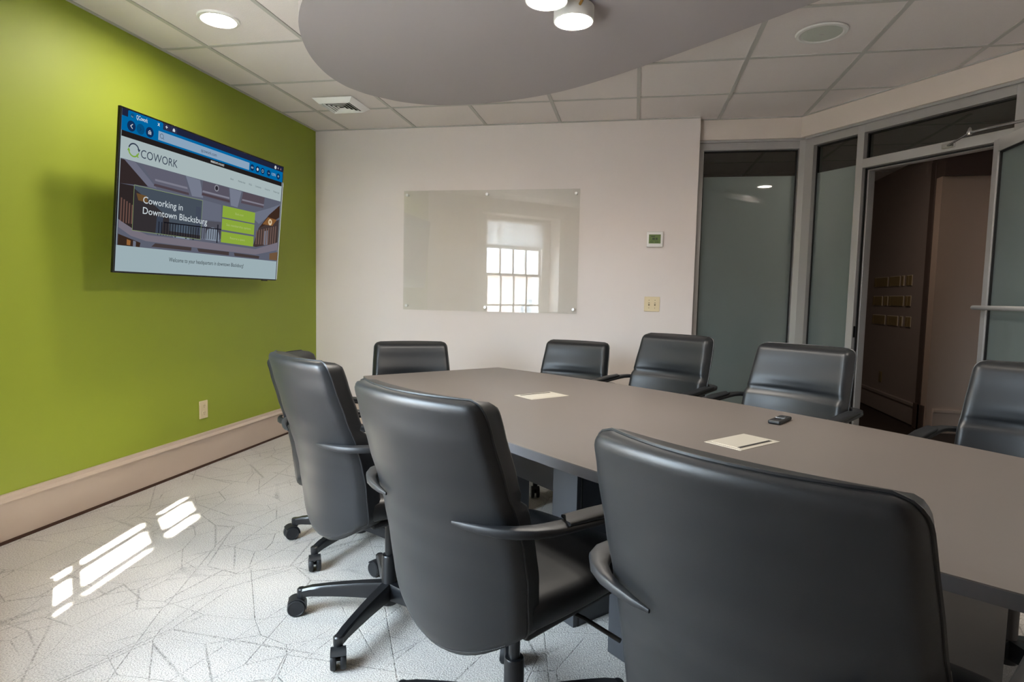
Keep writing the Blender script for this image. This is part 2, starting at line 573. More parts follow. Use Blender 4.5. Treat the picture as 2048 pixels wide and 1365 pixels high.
ceil = MB().prism([(-0.15, 0.13), (3.25, 0.13), (3.25, 0.2), (4.02, 0.2), sl(SL_END, 0.14)[:2], PRO, PEO, st(S_END + .1, TWO)[:2], st(s_corner - .3, TWO)[:2]], H + 0.10, H + 0.2).build('ceiling', M_['tile'])
struct(ceil, 'white suspended ceiling of square tiles in a metal grid', 'ceiling')
HOLES = {}   # tiles with an insert need no hole: the insert hangs just below
for i in range(0, 11):
    for j in range(-8, 5):
        ps = room_clip([(GX(i) + 0.004, GY(j - 1) + 0.004), (GX(i + 1) - 0.004, GY(j - 1) + 0.004), (GX(i + 1) - 0.004, GY(j) - 0.004), (GX(i) + 0.004, GY(j) - 0.004)])
        if not ps:
            continue
        cx, cy = (GX(i) + GX(i + 1)) / 2, (GY(j) + GY(j - 1)) / 2
        mb = MB()
        for p in ps:
            mb.prism([(x - cx, y - cy) for x, y in p], 0.0035, 0.018)
        t = mb.build('ceiling_tile', M_['tile'], ceil)
        t.location = (cx, cy, H)
hw = 0.012
for i in range(1, 11):
    for p in room_clip([(GX(i) - hw, -9), (GX(i) + hw, -9), (GX(i) + hw, 1), (GX(i) - hw, 1)]):
        MB().prism(p, H - 0.001, H + 0.0035).build('grid_bar', M_['tbar'], ceil)
for j in range(-8, 4):
    for p in room_clip([(-1, GY(j) - hw), (9, GY(j) - hw), (9, GY(j) + hw), (-1, GY(j) + hw)]):
        MB().prism(p, H - 0.0005, H + 0.0035).build('grid_bar', M_['tbar'], ceil)
# wall angle round the edge
def angle_strip(a, b, inw):
    a, b = Vector(a), Vector(b); t = (b - a).normalized(); n = Vector(inw).normalized()
    MB().prism([(a + 0 * n)[:2], (b)[:2], (b + 0.02 * n)[:2], (a + 0.02 * n)[:2]], H - 0.002, H + 0.003).build('wall_angle', M_['tbar'], ceil)
angle_strip((0, PC.y, 0), (0, 0, 0), (1, 0, 0))
angle_strip((0, 0, 0), (3.217, 0, 0), (0, -1, 0))
angle_strip((3.217, 0.066, 0), (3.954, 0.066, 0), (0, -1, 0))
angle_strip(G0, sl(SL_END, 0), -N)

# grey floating panel over the table
half = [(0.0, 0.0), (0.003, 0.1), (0.03, 0.2), (0.07, 0.287), (0.18, 0.425), (0.36, 0.568), (0.573, 0.686), (0.81, 0.775), (1.1, 0.826), (1.41, 0.850), (1.69, 0.862), (1.95, 0.867), (2.241, 0.868)]
def catmull(pts, n=5):
    out = []
    for i in range(len(pts) - 1):
        p0 = pts[max(i - 1, 0)] if i > 0 else (pts[1][0], -pts[1][1])
        p1, p2 = pts[i], pts[i + 1]; p3 = pts[min(i + 2, len(pts) - 1)]
        for k in range(n):
            t = k / n
            out.append(tuple(0.5 * ((2 * p1[a]) + (-p0[a] + p2[a]) * t + (2 * p0[a] - 5 * p1[a] + 4 * p2[a] - p3[a]) * t * t + (-p0[a] + 3 * p1[a] - 3 * p2[a] + p3[a]) * t ** 3) for a in (0, 1)))
    out.append(pts[-1])
    return out
hp = catmull(half)
S0 = -0.716
q1 = [(S0 + x, y) for x, y in hp]
mid = 1.525
right = [(2 * mid - x, y) for x, y in q1[::-1]][1:]
topside = q1 + right
outline = topside + [(x, -y) for x, y in topside[::-1][1:-1]]
cloud = thing('ceiling_panel', 'large grey rounded panel hanging below the tiled ceiling over the table', 'ceiling panel', (O.x, O.y, 0), UA)
MB().prism(outline, 2.40, 2.47).build('panel', M_['cloud'], cloud, smooth=30)
for sx, sy in ((0.0, -0.4), (0.0, 0.4), (3.0, -0.4), (3.0, 0.4)):
    MB().lathe([(0.006, 2.47), (0.006, 2.562)], 8, Matrix.Translation((sx, sy, 0))).build('hanger_rod', M_['steel'], cloud)

# ------------------------------------------------------------------ ceiling fittings
def downlight(x, y, label):
    r = thing('recessed_downlight', label, 'ceiling light', (x, y, H), 0, 'recessed downlights in the tiled ceiling')
    MB().lathe([(0.0765, 0.0030), (0.077, -0.004), (0.086, -0.009), (0.101, -0.006), (0.104, 0.0030), (0.0765, 0.0030)], 40, cap=False).build('trim_ring', M_['white_plastic'], r, smooth=30)
    MB().lathe([(0.001, 0.0022), (0.0768, 0.0022)], 40, cap=False).build('lens', M_['lamp'], r)
    return r
downlight(0.612, -2.059, 'round recessed downlight in the tile above the television')
downlight(4.27, -2.67, 'round recessed downlight in the ceiling over the right-hand chairs')

sp = thing('ceiling_speaker', 'round off-white ceiling speaker in a tile near the glass front', 'speaker', (3.663, -1.449, H))
MB().lathe([(0.098, -0.006), (0.106, -0.010), (0.120, -0.008), (0.125, -0.0012), (0.098, -0.0012)], 48, cap=False).build('rim', M_['white_plastic'], sp, smooth=30)
MB().lathe([(0.0005, -0.009), (0.06, -0.0085), (0.098, -0.006)], 48, cap=False).build('grille', M_['speaker_grille'], sp, smooth=30)
MB().box(-0.01, 0.01, -0.004, 0.004, -0.0105, -0.0085).build('badge', M_['tbar'], sp)

vt = thing('air_vent', 'square white louvred air vent in the ceiling near the back wall', 'air vent', (0.595, -0.685, H))
a0 = 0.155; a1 = 0.118
mb = MB()
for k in range(4):
    R = Matrix.Rotation(k * PI / 2, 4, 'Z')
    mb.add([R @ Vector(p) for p in ((-a0, -a0, -0.001), (a0, -a0, -0.001), (a1, -a1, -0.034), (-a1, -a1, -0.034), (-a1 + .006, -a1 + .006, -0.023), (a1 - .006, -a1 + .006, -0.023))], [(0, 1, 2, 3), (3, 2, 5, 4)])
mb.build('frame', mat('vent_white', rgb(244, 244, 242), 0.35), vt)
MB().box(-a1 + .004, a1 - .004, -a1 + .004, a1 - .004, -0.024, -0.0015).build('cavity', M_['vent_dark'], vt)
for k in range(4):
    R = Matrix.Rotation(k * PI / 2, 4, 'Z')
    for q, rr in enumerate((0.100, 0.076, 0.052, 0.028)):
        MB().add([R @ Vector(p) for p in ((-rr, -rr, -0.030), (rr, -rr, -0.030), (rr - .007, -rr + .007, -0.0245), (-rr + .007, -rr + .007, -0.0245), (-rr, -rr + .002, -0.031), (rr, -rr + .002, -0.031), (rr - .007, -rr + .009, -0.025), (-rr + .007, -rr + .009, -0.025))], [(0, 1, 2, 3), (4, 5, 6, 7), (0, 1, 5, 4)]).build('louver', M_['vent_white'], vt)

# cluster of disc lamps under the grey panel
fx = thing('disc_ceiling_light', 'cluster of white disc lamps on brass arms under the grey panel', 'ceiling light', st(1.16, 0.02, 2.40), UA)
MB().lathe([(0.055, -0.03), (0.06, -0.026), (0.06, 0.0)], 32).build('canopy', M_['brass'], fx, smooth=30)
heads = [(0.944, 0.119), (1.012, -0.085), (1.19, -0.20), (1.36, -0.08), (1.34, 0.12)]
for hs_, ht in heads:
    x, y = hs_ - 1.16, ht - 0.02
    d = Vector((x, y, 0)); L_ = d.length; d.normalize()
    hd = MB().lathe([(0.079, -0.066), (0.082, -0.067), (0.085, -0.065), (0.085, -0.008), (0.082, -0.004), (0.001, -0.004)], 40, Matrix.Translation((x, y, 0)), cap=False).build('lamp_head', M_['white_plastic'], fx, smooth=30)
    MB().lathe([(0.0005, -0.064), (0.079, -0.064)], 40, Matrix.Translation((x, y, 0)), cap=False).build('diffuser', M_['disc_lamp'], hd)
    MB().tube([d * 0.05 + Vector((0, 0, -0.02)), d * (L_ - 0.083) + Vector((0, 0, -0.03))], 0.006, 10).build('arm', M_['brass'], fx, smooth=True)

# ------------------------------------------------------------------ windows behind the camera
def window(name, a, b, label):
    r = bpy.data.objects.new(name, None); COL.objects.link(r)
    r.matrix_world = MST
    struct(r, label, 'window')
    y0, y1 = -2.42, -2.36          # frame depth
    fw_ = 0.045
    mb = MB()
    oa, ob_ = a, b
    a, b = a + 0.17, b - 0.10
    mb.box(oa, a + fw_, y0 - .02, y1 + .02, WZ0, WZ1); mb.box(b - fw_, ob_, y0 - .02, y1 + .02, WZ0, WZ1)
    mb.box(a + fw_, b - fw_, y0 - .02, y1 + .02, WZ1 - fw_, WZ1); mb.box(a + fw_, b - fw_, y0 - .02, y1 + .02, WZ0, WZ0 + 0.05)
    mb.build('jamb_frame', M_['win_white'], r)
    MB().box(oa, ob_, -2.80, TW + 0.03, WZ0 - 0.03, WZ0 + 0.002).build('sill', M_['win_white'], r)
    mbc = MB()
    a, b = oa, ob_
    mbc.box(a - 0.09, a, TW, TW + 0.018, WZ0, WZ1 + .09); mbc.box(b, b + 0.09, TW, TW + 0.018, WZ0, WZ1 + .09); mbc.box(a, b, TW, TW + 0.018, WZ1, WZ1 + 0.09)
    mbc.build('casing', M_['win_white'], r, bevel=0.003)
    zm = 1.49
    a, b = oa + 0.17, ob_ - 0.10
    for nm, z0, z1, yc in (('upper_sash', zm - 0.02, WZ1 - fw_, -2.405), ('lower_sash', WZ0 + 0.05, zm + 0.02, -2.375)):
        xa, xb = a + fw_, b - fw_
        sw = 0.035
        mb = MB()
        mb.box(xa, xa + sw, yc - .015, yc + .015, z0, z1); mb.box(xb - sw, xb, yc - .015, yc + .015, z0, z1)
        mb.box(xa + sw, xb - sw, yc - .015, yc + .015, z0, z0 + 0.04); mb.box(xa + sw, xb - sw, yc - .015, yc + .015, z1 - 0.04, z1)
        pw = (xb - xa - 2 * sw) / 4
        for k in (1, 2, 3):
            mb.box(xa + sw + k * pw - .015, xa + sw + k * pw + .015, yc - .016, yc + .016, z0 + .04, z1 - .04)
        zc = (z0 + z1) / 2
        mb.box(xa + sw, xb - sw, yc - .014, yc + .014, zc - .014, zc + .014)
        sash = mb.build(nm, M_['win_white'], r)
        for k in range(4):
            for z_a, z_b in ((z0 + .04, zc), (zc, z1 - .04)):
                MB().add([(xa + sw + k * pw, yc, z_a), (xa + sw + (k + 1) * pw, yc, z_a), (xa + sw + (k + 1) * pw, yc, z_b), (xa + sw + k * pw, yc, z_b)], [(0, 1, 2, 3)]).build('pane', M_['clear'], sash)
    return r
window('window_1', WIN[0][0], WIN[0][1], 'white many-paned window whose image shows in the glass board')
for k, (a, b) in enumerate(WIN):
    a, b = a + 0.19, b - 0.12
    rs = thing('roller_shade', ('white roller shade drawn half down over the window reflected in the glass board', 'white roller shade drawn half down over the near right window')[k], 'window shade', st((a + b) / 2, -2.33), UA, 'roller shades')
    hwid = (b - a) / 2 - 0.01
    MB().tube([(-hwid, 0, 2.32), (hwid, 0, 2.32)], 0.022, 14).build('roller', M_['win_white'], rs, smooth=True)
    MB().box(-hwid, hwid, -0.001, 0.001, 1.92, 2.32).build('cloth', M_['shade'], rs)
    MB().box(-hwid, hwid, -0.006, 0.006, 1.90, 1.925).build('hem_bar', M_['win_white'], rs, bevel=0.002)

# outside: street level and the building opposite
g = MB().box(-80, 80, -80, 80, -5.2, -5.0).build('ground', M_['asphalt'])
struct(g, 'street outside the window', 'ground')
bl = thing('brick_building', 'pale brick building across the street, reflected in the glass board', 'building', st(6.0, -26, -5.0), UA)
MB().box(-16, 16, -8, 0, 0, 7.4).build('wall', M_['ext_brick'], bl)
MB().box(-16.3, 16.3, -8.3, 0.3, 7.4, 7.8).build('cornice', M_['ext_white'], bl)
MB().box(-3, 3, -7, -4, 7.8, 9.6).build('rooftop_unit', M_['ext_grey'], bl)
for k in range(9):
    w = MB().box(-0.6, 0.6, 0.0, 0.08, 0, 1.7).build('window', M_['ext_white'], bl)
    w.location = (-14 + 3.5 * k, 0, 4.4)
    p = MB().box(-0.5, 0.5, 0.08, 0.1, 0.1, 1.6).build('pane', M_['ext_grey'], w)

# ------------------------------------------------------------------ aluminium glass front
fr = bpy.data.objects.new('trim_1', None); COL.objects.link(fr)
struct(fr, 'grey aluminium frame of the glass front', 'frame')
def bar(M, x0, x1, y0, y1, z0, z1, nm='mullion'):
    return MB().box(x0, x1, y0, y1, z0, z1, M).build(nm, M_['alu'], fr, bevel=0.0015)
P1 = frame_M(Vector((3.217, 0.10, 0)), Vector((1, 0, 0)), Vector((0, 1, 0)), Vector((0, 0, 1)))
D0, D1 = 0.0, 0.10
bar(P1, 0.0, 0.045, D0, D1, 0, 2.336, 'jamb')
bar(P1, 0.0, 0.775, D0, D1, 2.336, 2.392, 'head_rail')
bar(P1, 0.045, 0.735, D0, D1, 0.0, 0.10, 'sill_rail')
MB().box(0.0, 0.775, -0.018, 0.10, 2.392, 2.408, P1).build('reveal_strip', M_['alu'], fr)
# corner post (two faces meeting at the bend)
c0 = Vector((3.957, 0.10, 0)); c1 = sl(0.018, 0.034); c2 = sl(0.090, 0.034); c3 = sl(0.090, 0.134); c4 = Vector((3.957, 0.20, 0))
MB().prism([c0[:2], c1[:2], c2[:2], c3[:2], c4[:2]], 0, 2.392).build('corner_post', M_['alu'], fr)
MB().box(-0.003, 0.003, -0.003, 0.003, 0.0, 2.38, frame_M(Vector((3.972, 0.098, 0)), Vector((1, 0, 0)), Vector((0, 1, 0)), Vector((0, 0, 1)))).build('corner_groove', M_['gasket'], fr)
Y0, Y1 = 0.034, 0.134
bar(MSL, 0.09, 0.44, Y0, Y1, 2.336, 2.392, 'head_rail')
bar(MSL, 0.09, 0.44, Y0, Y1, 0.0, 0.10, 'sill_rail')
bar(MSL, 0.44, 0.49, Y0, Y1, 0, 2.392, 'door_jamb')
bar(MSL, 0.49, 0.502, Y0 + .055, Y1 + .02, 0, 2.10, 'door_stop')
bar(MSL, 0.49, 1.378, Y0, Y1, 2.336, 2.392, 'head_rail')
bar(MSL, 0.49, 1.378, Y0, Y1, 2.098, 2.158, 'transom_bar')
MB().box(0.49, 1.378, Y0 + 0.05, Y1 + .01, 2.085, 2.098, MSL).build('transom_stop', M_['alu'], fr)
MB().box(0.49, 1.378, Y0 + 0.04, Y0 + .05, 2.088, 2.098, MSL).build('door_seal', M_['gasket'], fr)
MB().box(0.4905, 0.498, Y0 + 0.03, Y0 + .045, 0.0, 2.098, MSL).build('door_seal', M_['gasket'], fr)
MB().box(0.4895, 0.4915, Y0 + 0.012, Y0 + .03, 0.93, 1.01, MSL).build('strike_plate', M_['black_gloss'], fr)
bar(MSL, 1.378, 1.43, Y0, Y1, 0, 2.392, 'door_jamb')
bar(MSL, 1.43, 2.40, Y0, Y1, 2.336, 2.392, 'head_rail')
bar(MSL, 1.43, 2.40, Y0, Y1, 0.0, 0.10, 'sill_rail')
bar(MSL, 2.40, 2.45, Y0, Y1, 0, 2.392, 'jamb')
MB().box(0.03, 2.45, 0.016, 0.134, 2.392, 2.408, MSL).build('reveal_strip', M_['alu'], fr)

def glazed(name, M, x0, x1, z0, z1, zf, label, y=0.05):
    """pane with a black gasket; frosted below zf, clear above"""
    r = bpy.data.objects.new(name, None); COL.objects.link(r)
    struct(r, label, 'window')
    gk = 0.008
    mb = MB()
    mb.box(x0, x0 + gk, y - .012, y + .012, z0, z1, M); mb.box(x1 - gk, x1, y - .012, y + .012, z0, z1, M)
    mb.box(x0 + gk, x1 - gk, y - .012, y + .012, z0, z0 + gk, M); mb.box(x0 + gk, x1 - gk, y - .012, y + .012, z1 - gk, z1, M)
    mb.build('gasket', M_['gasket'], r)
    if zf > z0:
        MB().box(x0 + gk, x1 - gk, y - .003, y + .003, z0 + gk, zf, M).build('frosted_pane', M_['frosted'], r)
    MB().box(x0 + gk, x1 - gk, y - .003, y + .003, max(zf, z0 + gk), z1 - gk, M).build('clear_pane', M_['dark_clear'], r)
    return r
glazed('window_3', P1, 0.045, 0.737, 0.10, 2.336, 2.14, 'frosted glass panel at the end of the off-white wall')
glazed('window_4', MSL, 0.09, 0.44, 0.10, 2.336, 2.136, 'narrow frosted glass panel beside the door jamb', 0.084)
glazed('window_5', MSL, 0.49, 1.378, 2.158, 2.336, 0.0, 'clear glass transom over the door opening', 0.084)
glazed('window_6', MSL, 1.43, 2.40, 0.10, 2.336, 2.136, 'frosted glass panel beyond the open door', 0.084)

# door leaf standing open into the room
dr = bpy.data.objects.new('door_1', None); COL.objects.link(dr)
struct(dr, 'frosted glass door in an aluminium frame standing open', 'door')
HA = math.radians(-92.8)
ex = Vector((math.cos(HA), math.sin(HA), 0)); ey = Vector((-ex.y, ex.x, 0))   # ey points to +x
dr.matrix_world = frame_M(Vector((4.694, -1.033, 0)), ex, ey, Vector((0, 0, 1)))
LW = 0.87
th_ = 0.045
for nm, bx in (('stile', (0, 0.055, 0.012, 2.088)), ('stile', (LW - 0.055, LW, 0.012, 2.088)), ('top_rail', (0.055, LW - 0.055, 2.018, 2.088)), ('bottom_rail', (0.055, LW - 0.055, 0.012, 0.2))):
    MB().box(bx[0], bx[1], 0, th_, bx[2], bx[3]).build(nm, M_['alu'], dr, bevel=0.0015)
mb = MB()
for x0, x1, z0, z1 in ((0.055, 0.064, 0.2, 2.018), (LW - .064, LW - .055, 0.2, 2.018), (0.064, LW - .064, 0.2, 0.209), (0.064, LW - .064, 2.009, 2.018)):
    mb.box(x0, x1, 0.008, 0.037, z0, z1)
mb.build('gasket', M_['gasket'], dr)
MB().box(0.064, LW - 0.064, 0.019, 0.026, 0.209, 2.009).build('frosted_pane', M_['frosted'], dr)
# push bar across the leaf
pb = [(0.045, 0.0, 1.16), (0.045, -0.045, 1.16), (0.05, -0.060, 1.16), (0.065, -0.066, 1.16), (0.80, -0.066, 1.16), (0.815, -0.06, 1.16), (0.82, -0.045, 1.16), (0.82, 0.0, 1.16)]
MB().tube(pb, 0.0125, 12).build('push_bar', M_['alu'], dr, smooth=True)
MB().box(0.42, 0.66, -0.03, 0.0, 2.03, 2.075).build('closer_body', M_['alu'], dr, bevel=0.003)
inv = dr.matrix_world.inverted()
def L2(p): return inv @ p
brk = sl(1.045, 0.020, 2.128); elb = sl(1.245, -0.13, 2.14); pin = dr.matrix_world @ Vector((0.48, -0.015, 2.085))
MB().tube([L2(brk), L2(elb)], 0.006, 8).build('closer_arm', M_['steel'], dr, smooth=True)
MB().tube([L2(elb), L2(pin)], 0.008, 8).build('closer_arm', M_['steel'], dr, smooth=True)
MB().lathe([(0.012, -0.012), (0.014, 0), (0.010, 0.022), (0.004, 0.028)], 14, Matrix.Translation(L2(elb))).build('closer_knuckle', M_['steel'], dr, smooth=True)
mbk = MB().box(-0.035, 0.035, -0.012, 0.006, -0.014, 0.014, inv @ MSL @ Matrix.Translation((1.045, 0.030, 2.128)))
mbk.build('closer_bracket', M_['steel'], dr, bevel=0.002)

# ------------------------------------------------------------------ corridor beyond the glass front
cf = MB().prism([(3.2, 0.18), (4.0, 0.16), sl(SL_END, 0.11)[:2], (9.0, -2.6), (9.0, 3.4), (3.2, 3.4)], -0.12, 0.0005).build('floor_corridor', M_['corr_floor'])
struct(cf, 'dark brown corridor floor beyond the door', 'floor')
cc = MB().prism([(3.2, 0.2), (4.02, 0.2), sl(SL_END, 0.14)[:2], (9.0, -2.6), (9.0, 3.4), (3.2, 3.4)], 2.58, 2.7).build('ceiling_corridor', M_['tile'])
struct(cc, 'corridor ceiling beyond the glass front', 'ceiling')
for k in range(9):
    MB().box(3.3 + 0.61 * k, 3.324 + 0.61 * k, 0.2, 3.2, 2.574, 2.58).build('grid_bar', M_['tbar'], cc)
for k in range(5):
    MB().box(3.3, 8.0, 0.45 + 0.61 * k, 0.474 + 0.61 * k, 2.575, 2.58).build('grid_bar', M_['tbar'], cc)
def cwall(nm, x0, x1, y0, y1, m, label, z1=2.6):
    return struct(MB().box(x0, x1, y0, y1, -0.1, z1).build(nm, m), label, 'wall')
cwall('wall_corridor_side', 5.44, 5.60, 1.43, 3.25, M_['corr_wall'], 'brownish corridor wall carrying rows of switch plates')
cwall('wall_corridor_far', 3.1, 5.60, 3.2, 3.35, M_['corr_wall'], 'far wall of the corridor')
cwall('wall_corridor_left', 3.1, 3.217, 0.13, 3.25, M_['corr_wall'], 'corridor wall behind the off-white wall')
wl = struct(MB().box(5.42, 9.0, 1.19, 1.33, -0.1, 2.315).build('wall_corridor_recess', M_['corr_light']), 'lighter corridor wall seen through the door', 'wall')
struct(MB().box(5.42, 9.0, 1.15, 1.40, 2.315, 2.62).build('trim_2', M_['corr_dark']), 'dark header above the lighter corridor wall', 'trim')
cwall('wall_corridor_end', 8.9, 9.05, -2.7, 1.4, M_['corr_wall'], 'end wall of the corridor')
dd = Vector((9.0 - sl(SL_END, 0.1).x, -2.6 - sl(SL_END, 0.1).y, 0)); l2 = dd.length; dd.normalize()
struct(MB().box(0, l2, -0.12, 0.0, -0.1, 2.6, frame_M(sl(SL_END, 0.1), dd, Vector((-dd.y, dd.x, 0)), Vector((0, 0, 1)))).build('wall_corridor_near', M_['corr_wall']), 'near wall of the corridor', 'wall')
tr = bpy.data.objects.new('trim_3', None); COL.objects.link(tr)
struct(tr, 'dark casing at the end of the corridor wall', 'trim')
MB().box(5.425, 5.46, 1.22, 1.43, 0.0, 2.48).build('casing', M_['corr_dark'], tr, bevel=0.004)
MB().box(5.41, 5.43, 1.30, 1.34, 0.0, 2.46).build('casing_bead', M_['corr_dark'], tr, bevel=0.004)
MB().box(5.41, 5.47, 1.22, 1.43, 0.0, 0.24).build('plinth', M_['corr_dark'], tr, bevel=0.004)
def cbase(nm, x0, x1, y0, y1, m, label, dx, dy):
    r = bpy.data.objects.new(nm, None); COL.objects.link(r); struct(r, label, 'baseboard')
    MB().box(x0 - dx * .018, x1, y0 - dy * .018, y1, 0.012, 0.19).build('board', m, r, bevel=0.002)
    MB().box(x0 - dx * .028, x1, y0 - dy * .028, y1, 0.19, 0.225).build('cap_molding', m, r, bevel=0.006)
    return r
cbase('baseboard_corridor_side', 5.44, 5.445, 1.43, 3.2, M_['corr_wall'], 'tall baseboard along the brownish corridor wall', 1, 0)
cbase('baseboard_corridor_recess', 5.47, 8.9, 1.19, 1.195, M_['corr_light'], 'tall baseboard along the lighter corridor wall', 0, 1)
# rows of switch plates on the corridor wall: (start, end) measured towards the camera from y = 2.96
rows = [(1.355, 1.462, [(0.335, 0.69), (0.745, 0.995), (1.04, 1.095), (1.155, 1.27)]),
        (1.15, 1.257, [(0.325, 0.575), (0.622, 0.72), (0.762, 1.105), (1.155, 1.27)]),
        (0.945, 1.05, [(0.345, 0.68), (0.745, 1.00), (1.06, 1.12), (1.19, 1.30)])]
rn = ['top', 'middle', 'bottom']
cn = ['farthest', 'second', 'third', 'nearest']
for ri, (z0, z1, cols) in enumerate(rows):
    for ci, (a, b) in enumerate(cols):
        sw = thing('switch_plate', '%s plate of the %s row of switches on the corridor wall' % (cn[ci], rn[ri]), 'switch plate', (5.44, 2.96 - (a + b) / 2, z0), 0, 'switch plates on the corridor wall')
        w2 = (b - a) / 2
        MB().box(-0.008, 0.0, -w2, w2, 0, z1 - z0).build('plate', M_['plate_edge'], sw, bevel=0.002)
        n = max(1, round((b - a) / 0.05))
        for k in range(n):
            yc = -w2 + (k + 0.5) * (b - a) / n
            hp_ = (b - a) / n / 2
            MB().box(-0.013, -0.008, yc - hp_ * (0.45 if k == n - 1 else 0.985), yc + hp_ * 0.985, 0.006, z1 - z0 - 0.006).build('rocker', M_['plate_brown'], sw)
oc = thing('corridor_outlet', 'small outlet plate low on the corridor wall under the switch plates', 'outlet', (5.44, 2.31, 0.32))
MB().box(-0.007, 0, -0.035, 0.035, 0, 0.115).build('plate', M_['plate_brown'], oc, bevel=0.002)
MB().box(-0.010, -0.007, -0.018, 0.018, 0.02, 0.095).build('socket', M_['ivory_dark'], oc)
cd = thing('corridor_fill_lamp', 'unseen fill lamp added at the corridor ceiling', 'ceiling light', (4.35, 0.70, 2.574))  # added lamp, kept out of view, to brighten the corridor walls
MB().lathe([(0.08, -0.006), (0.1, -0.004), (0.1, -0.0005)], 32, cap=False).build('trim_ring', M_['white_plastic'], cd)
MB().lathe([(0.0005, -0.003), (0.08, -0.003)], 32, cap=False).build('lens', emis('corridor_fill', (1.0, 0.86, 0.72, 1), 13.0), cd)

# ------------------------------------------------------------------ wall fittings
# glass board
gb = thing('glass_board', 'frameless clear glass writing board mounted on the off-white wall', 'glass board', (1.572, 0.0, 1.035))
bw, bh = 0.742, 0.998
MB().box(-bw, bw, -0.031, -0.025, 0, bh).build('glass_sheet', M_['board_glass'], gb)
for x in (-bw + 0.03, -0.02, bw - 0.03):
    for z in (0.035, bh - 0.035):
        R = Matrix.Translation((x, 0, z)) @ Matrix.Rotation(PI / 2, 4, 'X')
        MB().lathe([(0.008, 0.0005), (0.008, 0.031), (0.0125, 0.0312), (0.0125, 0.040), (0.010, 0.042)], 20, R).build('standoff', M_['bright_steel'], gb, smooth=30)
# thermostat
tm = thing('thermostat', 'white thermostat with a green display beside the glass board', 'thermostat', (2.908, 0.0, 1.577))
MB().box(-0.062, 0.062, -0.026, 0, 0, 0.12).build('body', M_['white_plastic'], tm, bevel=0.005)
ds = MB().box(-0.046, 0.044, -0.0275, -0.0255, 0.026, 0.096).build('display', M_['lcd'], tm)
for x0, x1, z0, z1 in ((-0.03, 0.0, 0.078, 0.084), (-0.03, 0.025, 0.05, 0.053), (-0.02, 0.0, 0.056, 0.070), (0.005, 0.02, 0.056, 0.070), (-0.035, -0.01, 0.034, 0.039), (0.0, 0.03, 0.034, 0.039)):
    MB().box(x0, x1, -0.0279, -0.0274, z0, z1).build('display_mark', M_['lcd_ink'], ds)
# double switch
ls = thing('light_switch', 'ivory double toggle switch plate below the thermostat', 'light switch', (2.905, 0.0, 1.070))
MB().box(-0.06, 0.06, -0.007, 0, 0, 0.117).build('plate', M_['ivory'], ls, bevel=0.003)
for x in (-0.023, 0.023):
    MB().box(x - 0.005, x + 0.005, -0.0085, -0.006, 0.046, 0.071).build('slot', M_['ivory_dark'], ls)
    MB().box(x - 0.004, x + 0.004, -0.020, -0.006, 0.058, 0.068, Matrix.Translation((0, 0, 0))).build('toggle', M_['ivory'], ls, bevel=0.002)
    for z in (0.028, 0.089):
        MB().lathe([(0.003, 0.0068), (0.003, 0.0078)], 10, Matrix.Translation((x, 0, z)) @ Matrix.Rotation(PI / 2, 4, 'X')).build('screw', M_['ivory_dark'], ls)
# outlet on the green wall
ou = thing('wall_outlet', 'ivory duplex outlet low on the green wall', 'outlet', (0.0, -1.455, 0.318))
MB().box(0, 0.008, -0.038, 0.038, 0, 0.118).build('plate', M_['ivory'], ou, bevel=0.003)
for z in (0.036, 0.082):
    sk = MB().lathe([(0.0165, 0.007), (0.0165, 0.0095), (0.015, 0.010)], 20, Matrix.Translation((0, 0, z)) @ Matrix.Rotation(PI / 2, 4, 'Y')).build('socket', M_['ivory'], ou, smooth=30)
    for y in (-0.006, 0.006):
        MB().box(0.0098, 0.0104, y - 0.0012, y + 0.0012, z - 0.001, z + 0.008).build('slot', M_['ivory_dark'], sk)
    MB().box(0.0098, 0.0104, -0.002, 0.002, z - 0.009, z - 0.005).build('slot', M_['ivory_dark'], sk)

# ------------------------------------------------------------------ television
tau = math.atan2(0.07, 0.815)
tvr = thing('television', 'wall-mounted flat television showing a web page, on the green wall', 'television')
ex = Vector((0, 1, 0)); ez = Vector((math.cos(tau), 0, -math.sin(tau))); ey = ez.cross(ex)
TWD, THT = 1.410, 0.818
org = Vector((0.235, -1.628, 1.6505)) - ex * TWD / 2 - ey * THT / 2
tvr.matrix_world = frame_M(org, ex, ey, ez)
MB().box(0, TWD, 0, THT, -0.016, 0.0).build('bezel', M_['black_gloss'], tvr, bevel=0.002)
MB().box(0.2, TWD - 0.2, 0.06, THT - 0.2, -0.062, -0.016).build('rear_housing', M_['black_plastic'], tvr, bevel=0.006)
MB().box(TWD - 0.16, TWD - 0.10, -0.006, 0.0, -0.014, -0.003).build('sensor', M_['black_gloss'], tvr)
mb = MB().box(0.5, 0.95, 0.2, 0.6, -0.075, -0.062)
tinv = tvr.matrix_world.inverted()
mb.box(0.001, 0.03, -1.83, -1.43, 1.5, 1.8, tinv)
mb.box(0.03, 0.175, -1.68, -1.58, 1.62, 1.70, tinv)
mb.build('wall_mount', M_['base_metal'], tvr)
ES = 2.0 ** -EXPO * 0.80
EM = {}
def em(c, k=1.0):
    key = (c, k)
    if key not in EM:
        EM[key] = emis('screen_%d_%d_%d' % c, rgb(*c), ES * k)
        EM[key].cycles.emission_sampling = 'NONE'
    return EM[key]
bz = 0.009
PWD, PHT = TWD - 2 * bz, THT - 2 * bz - 0.004
def uv(u, v): return (TWD * u, THT * v)
LAY = [0.0004]
def nz():
    LAY[0] += 0.00006
    return LAY[0]
x0, y0 = uv(0.007, 0.011)
x1, y1 = uv(0.993, 0.990)
scr = MB().box(x0, x1, y0, y1, 0.0, 0.0004).build('screen', em((170, 190, 196)), tvr)
def poly(name, c, pts, k=1.0):
    z = nz()
    return MB().add([uv(*p) + (z,) for p in pts], [tuple(range(len(pts)))]).build(name, em(c, k), scr)
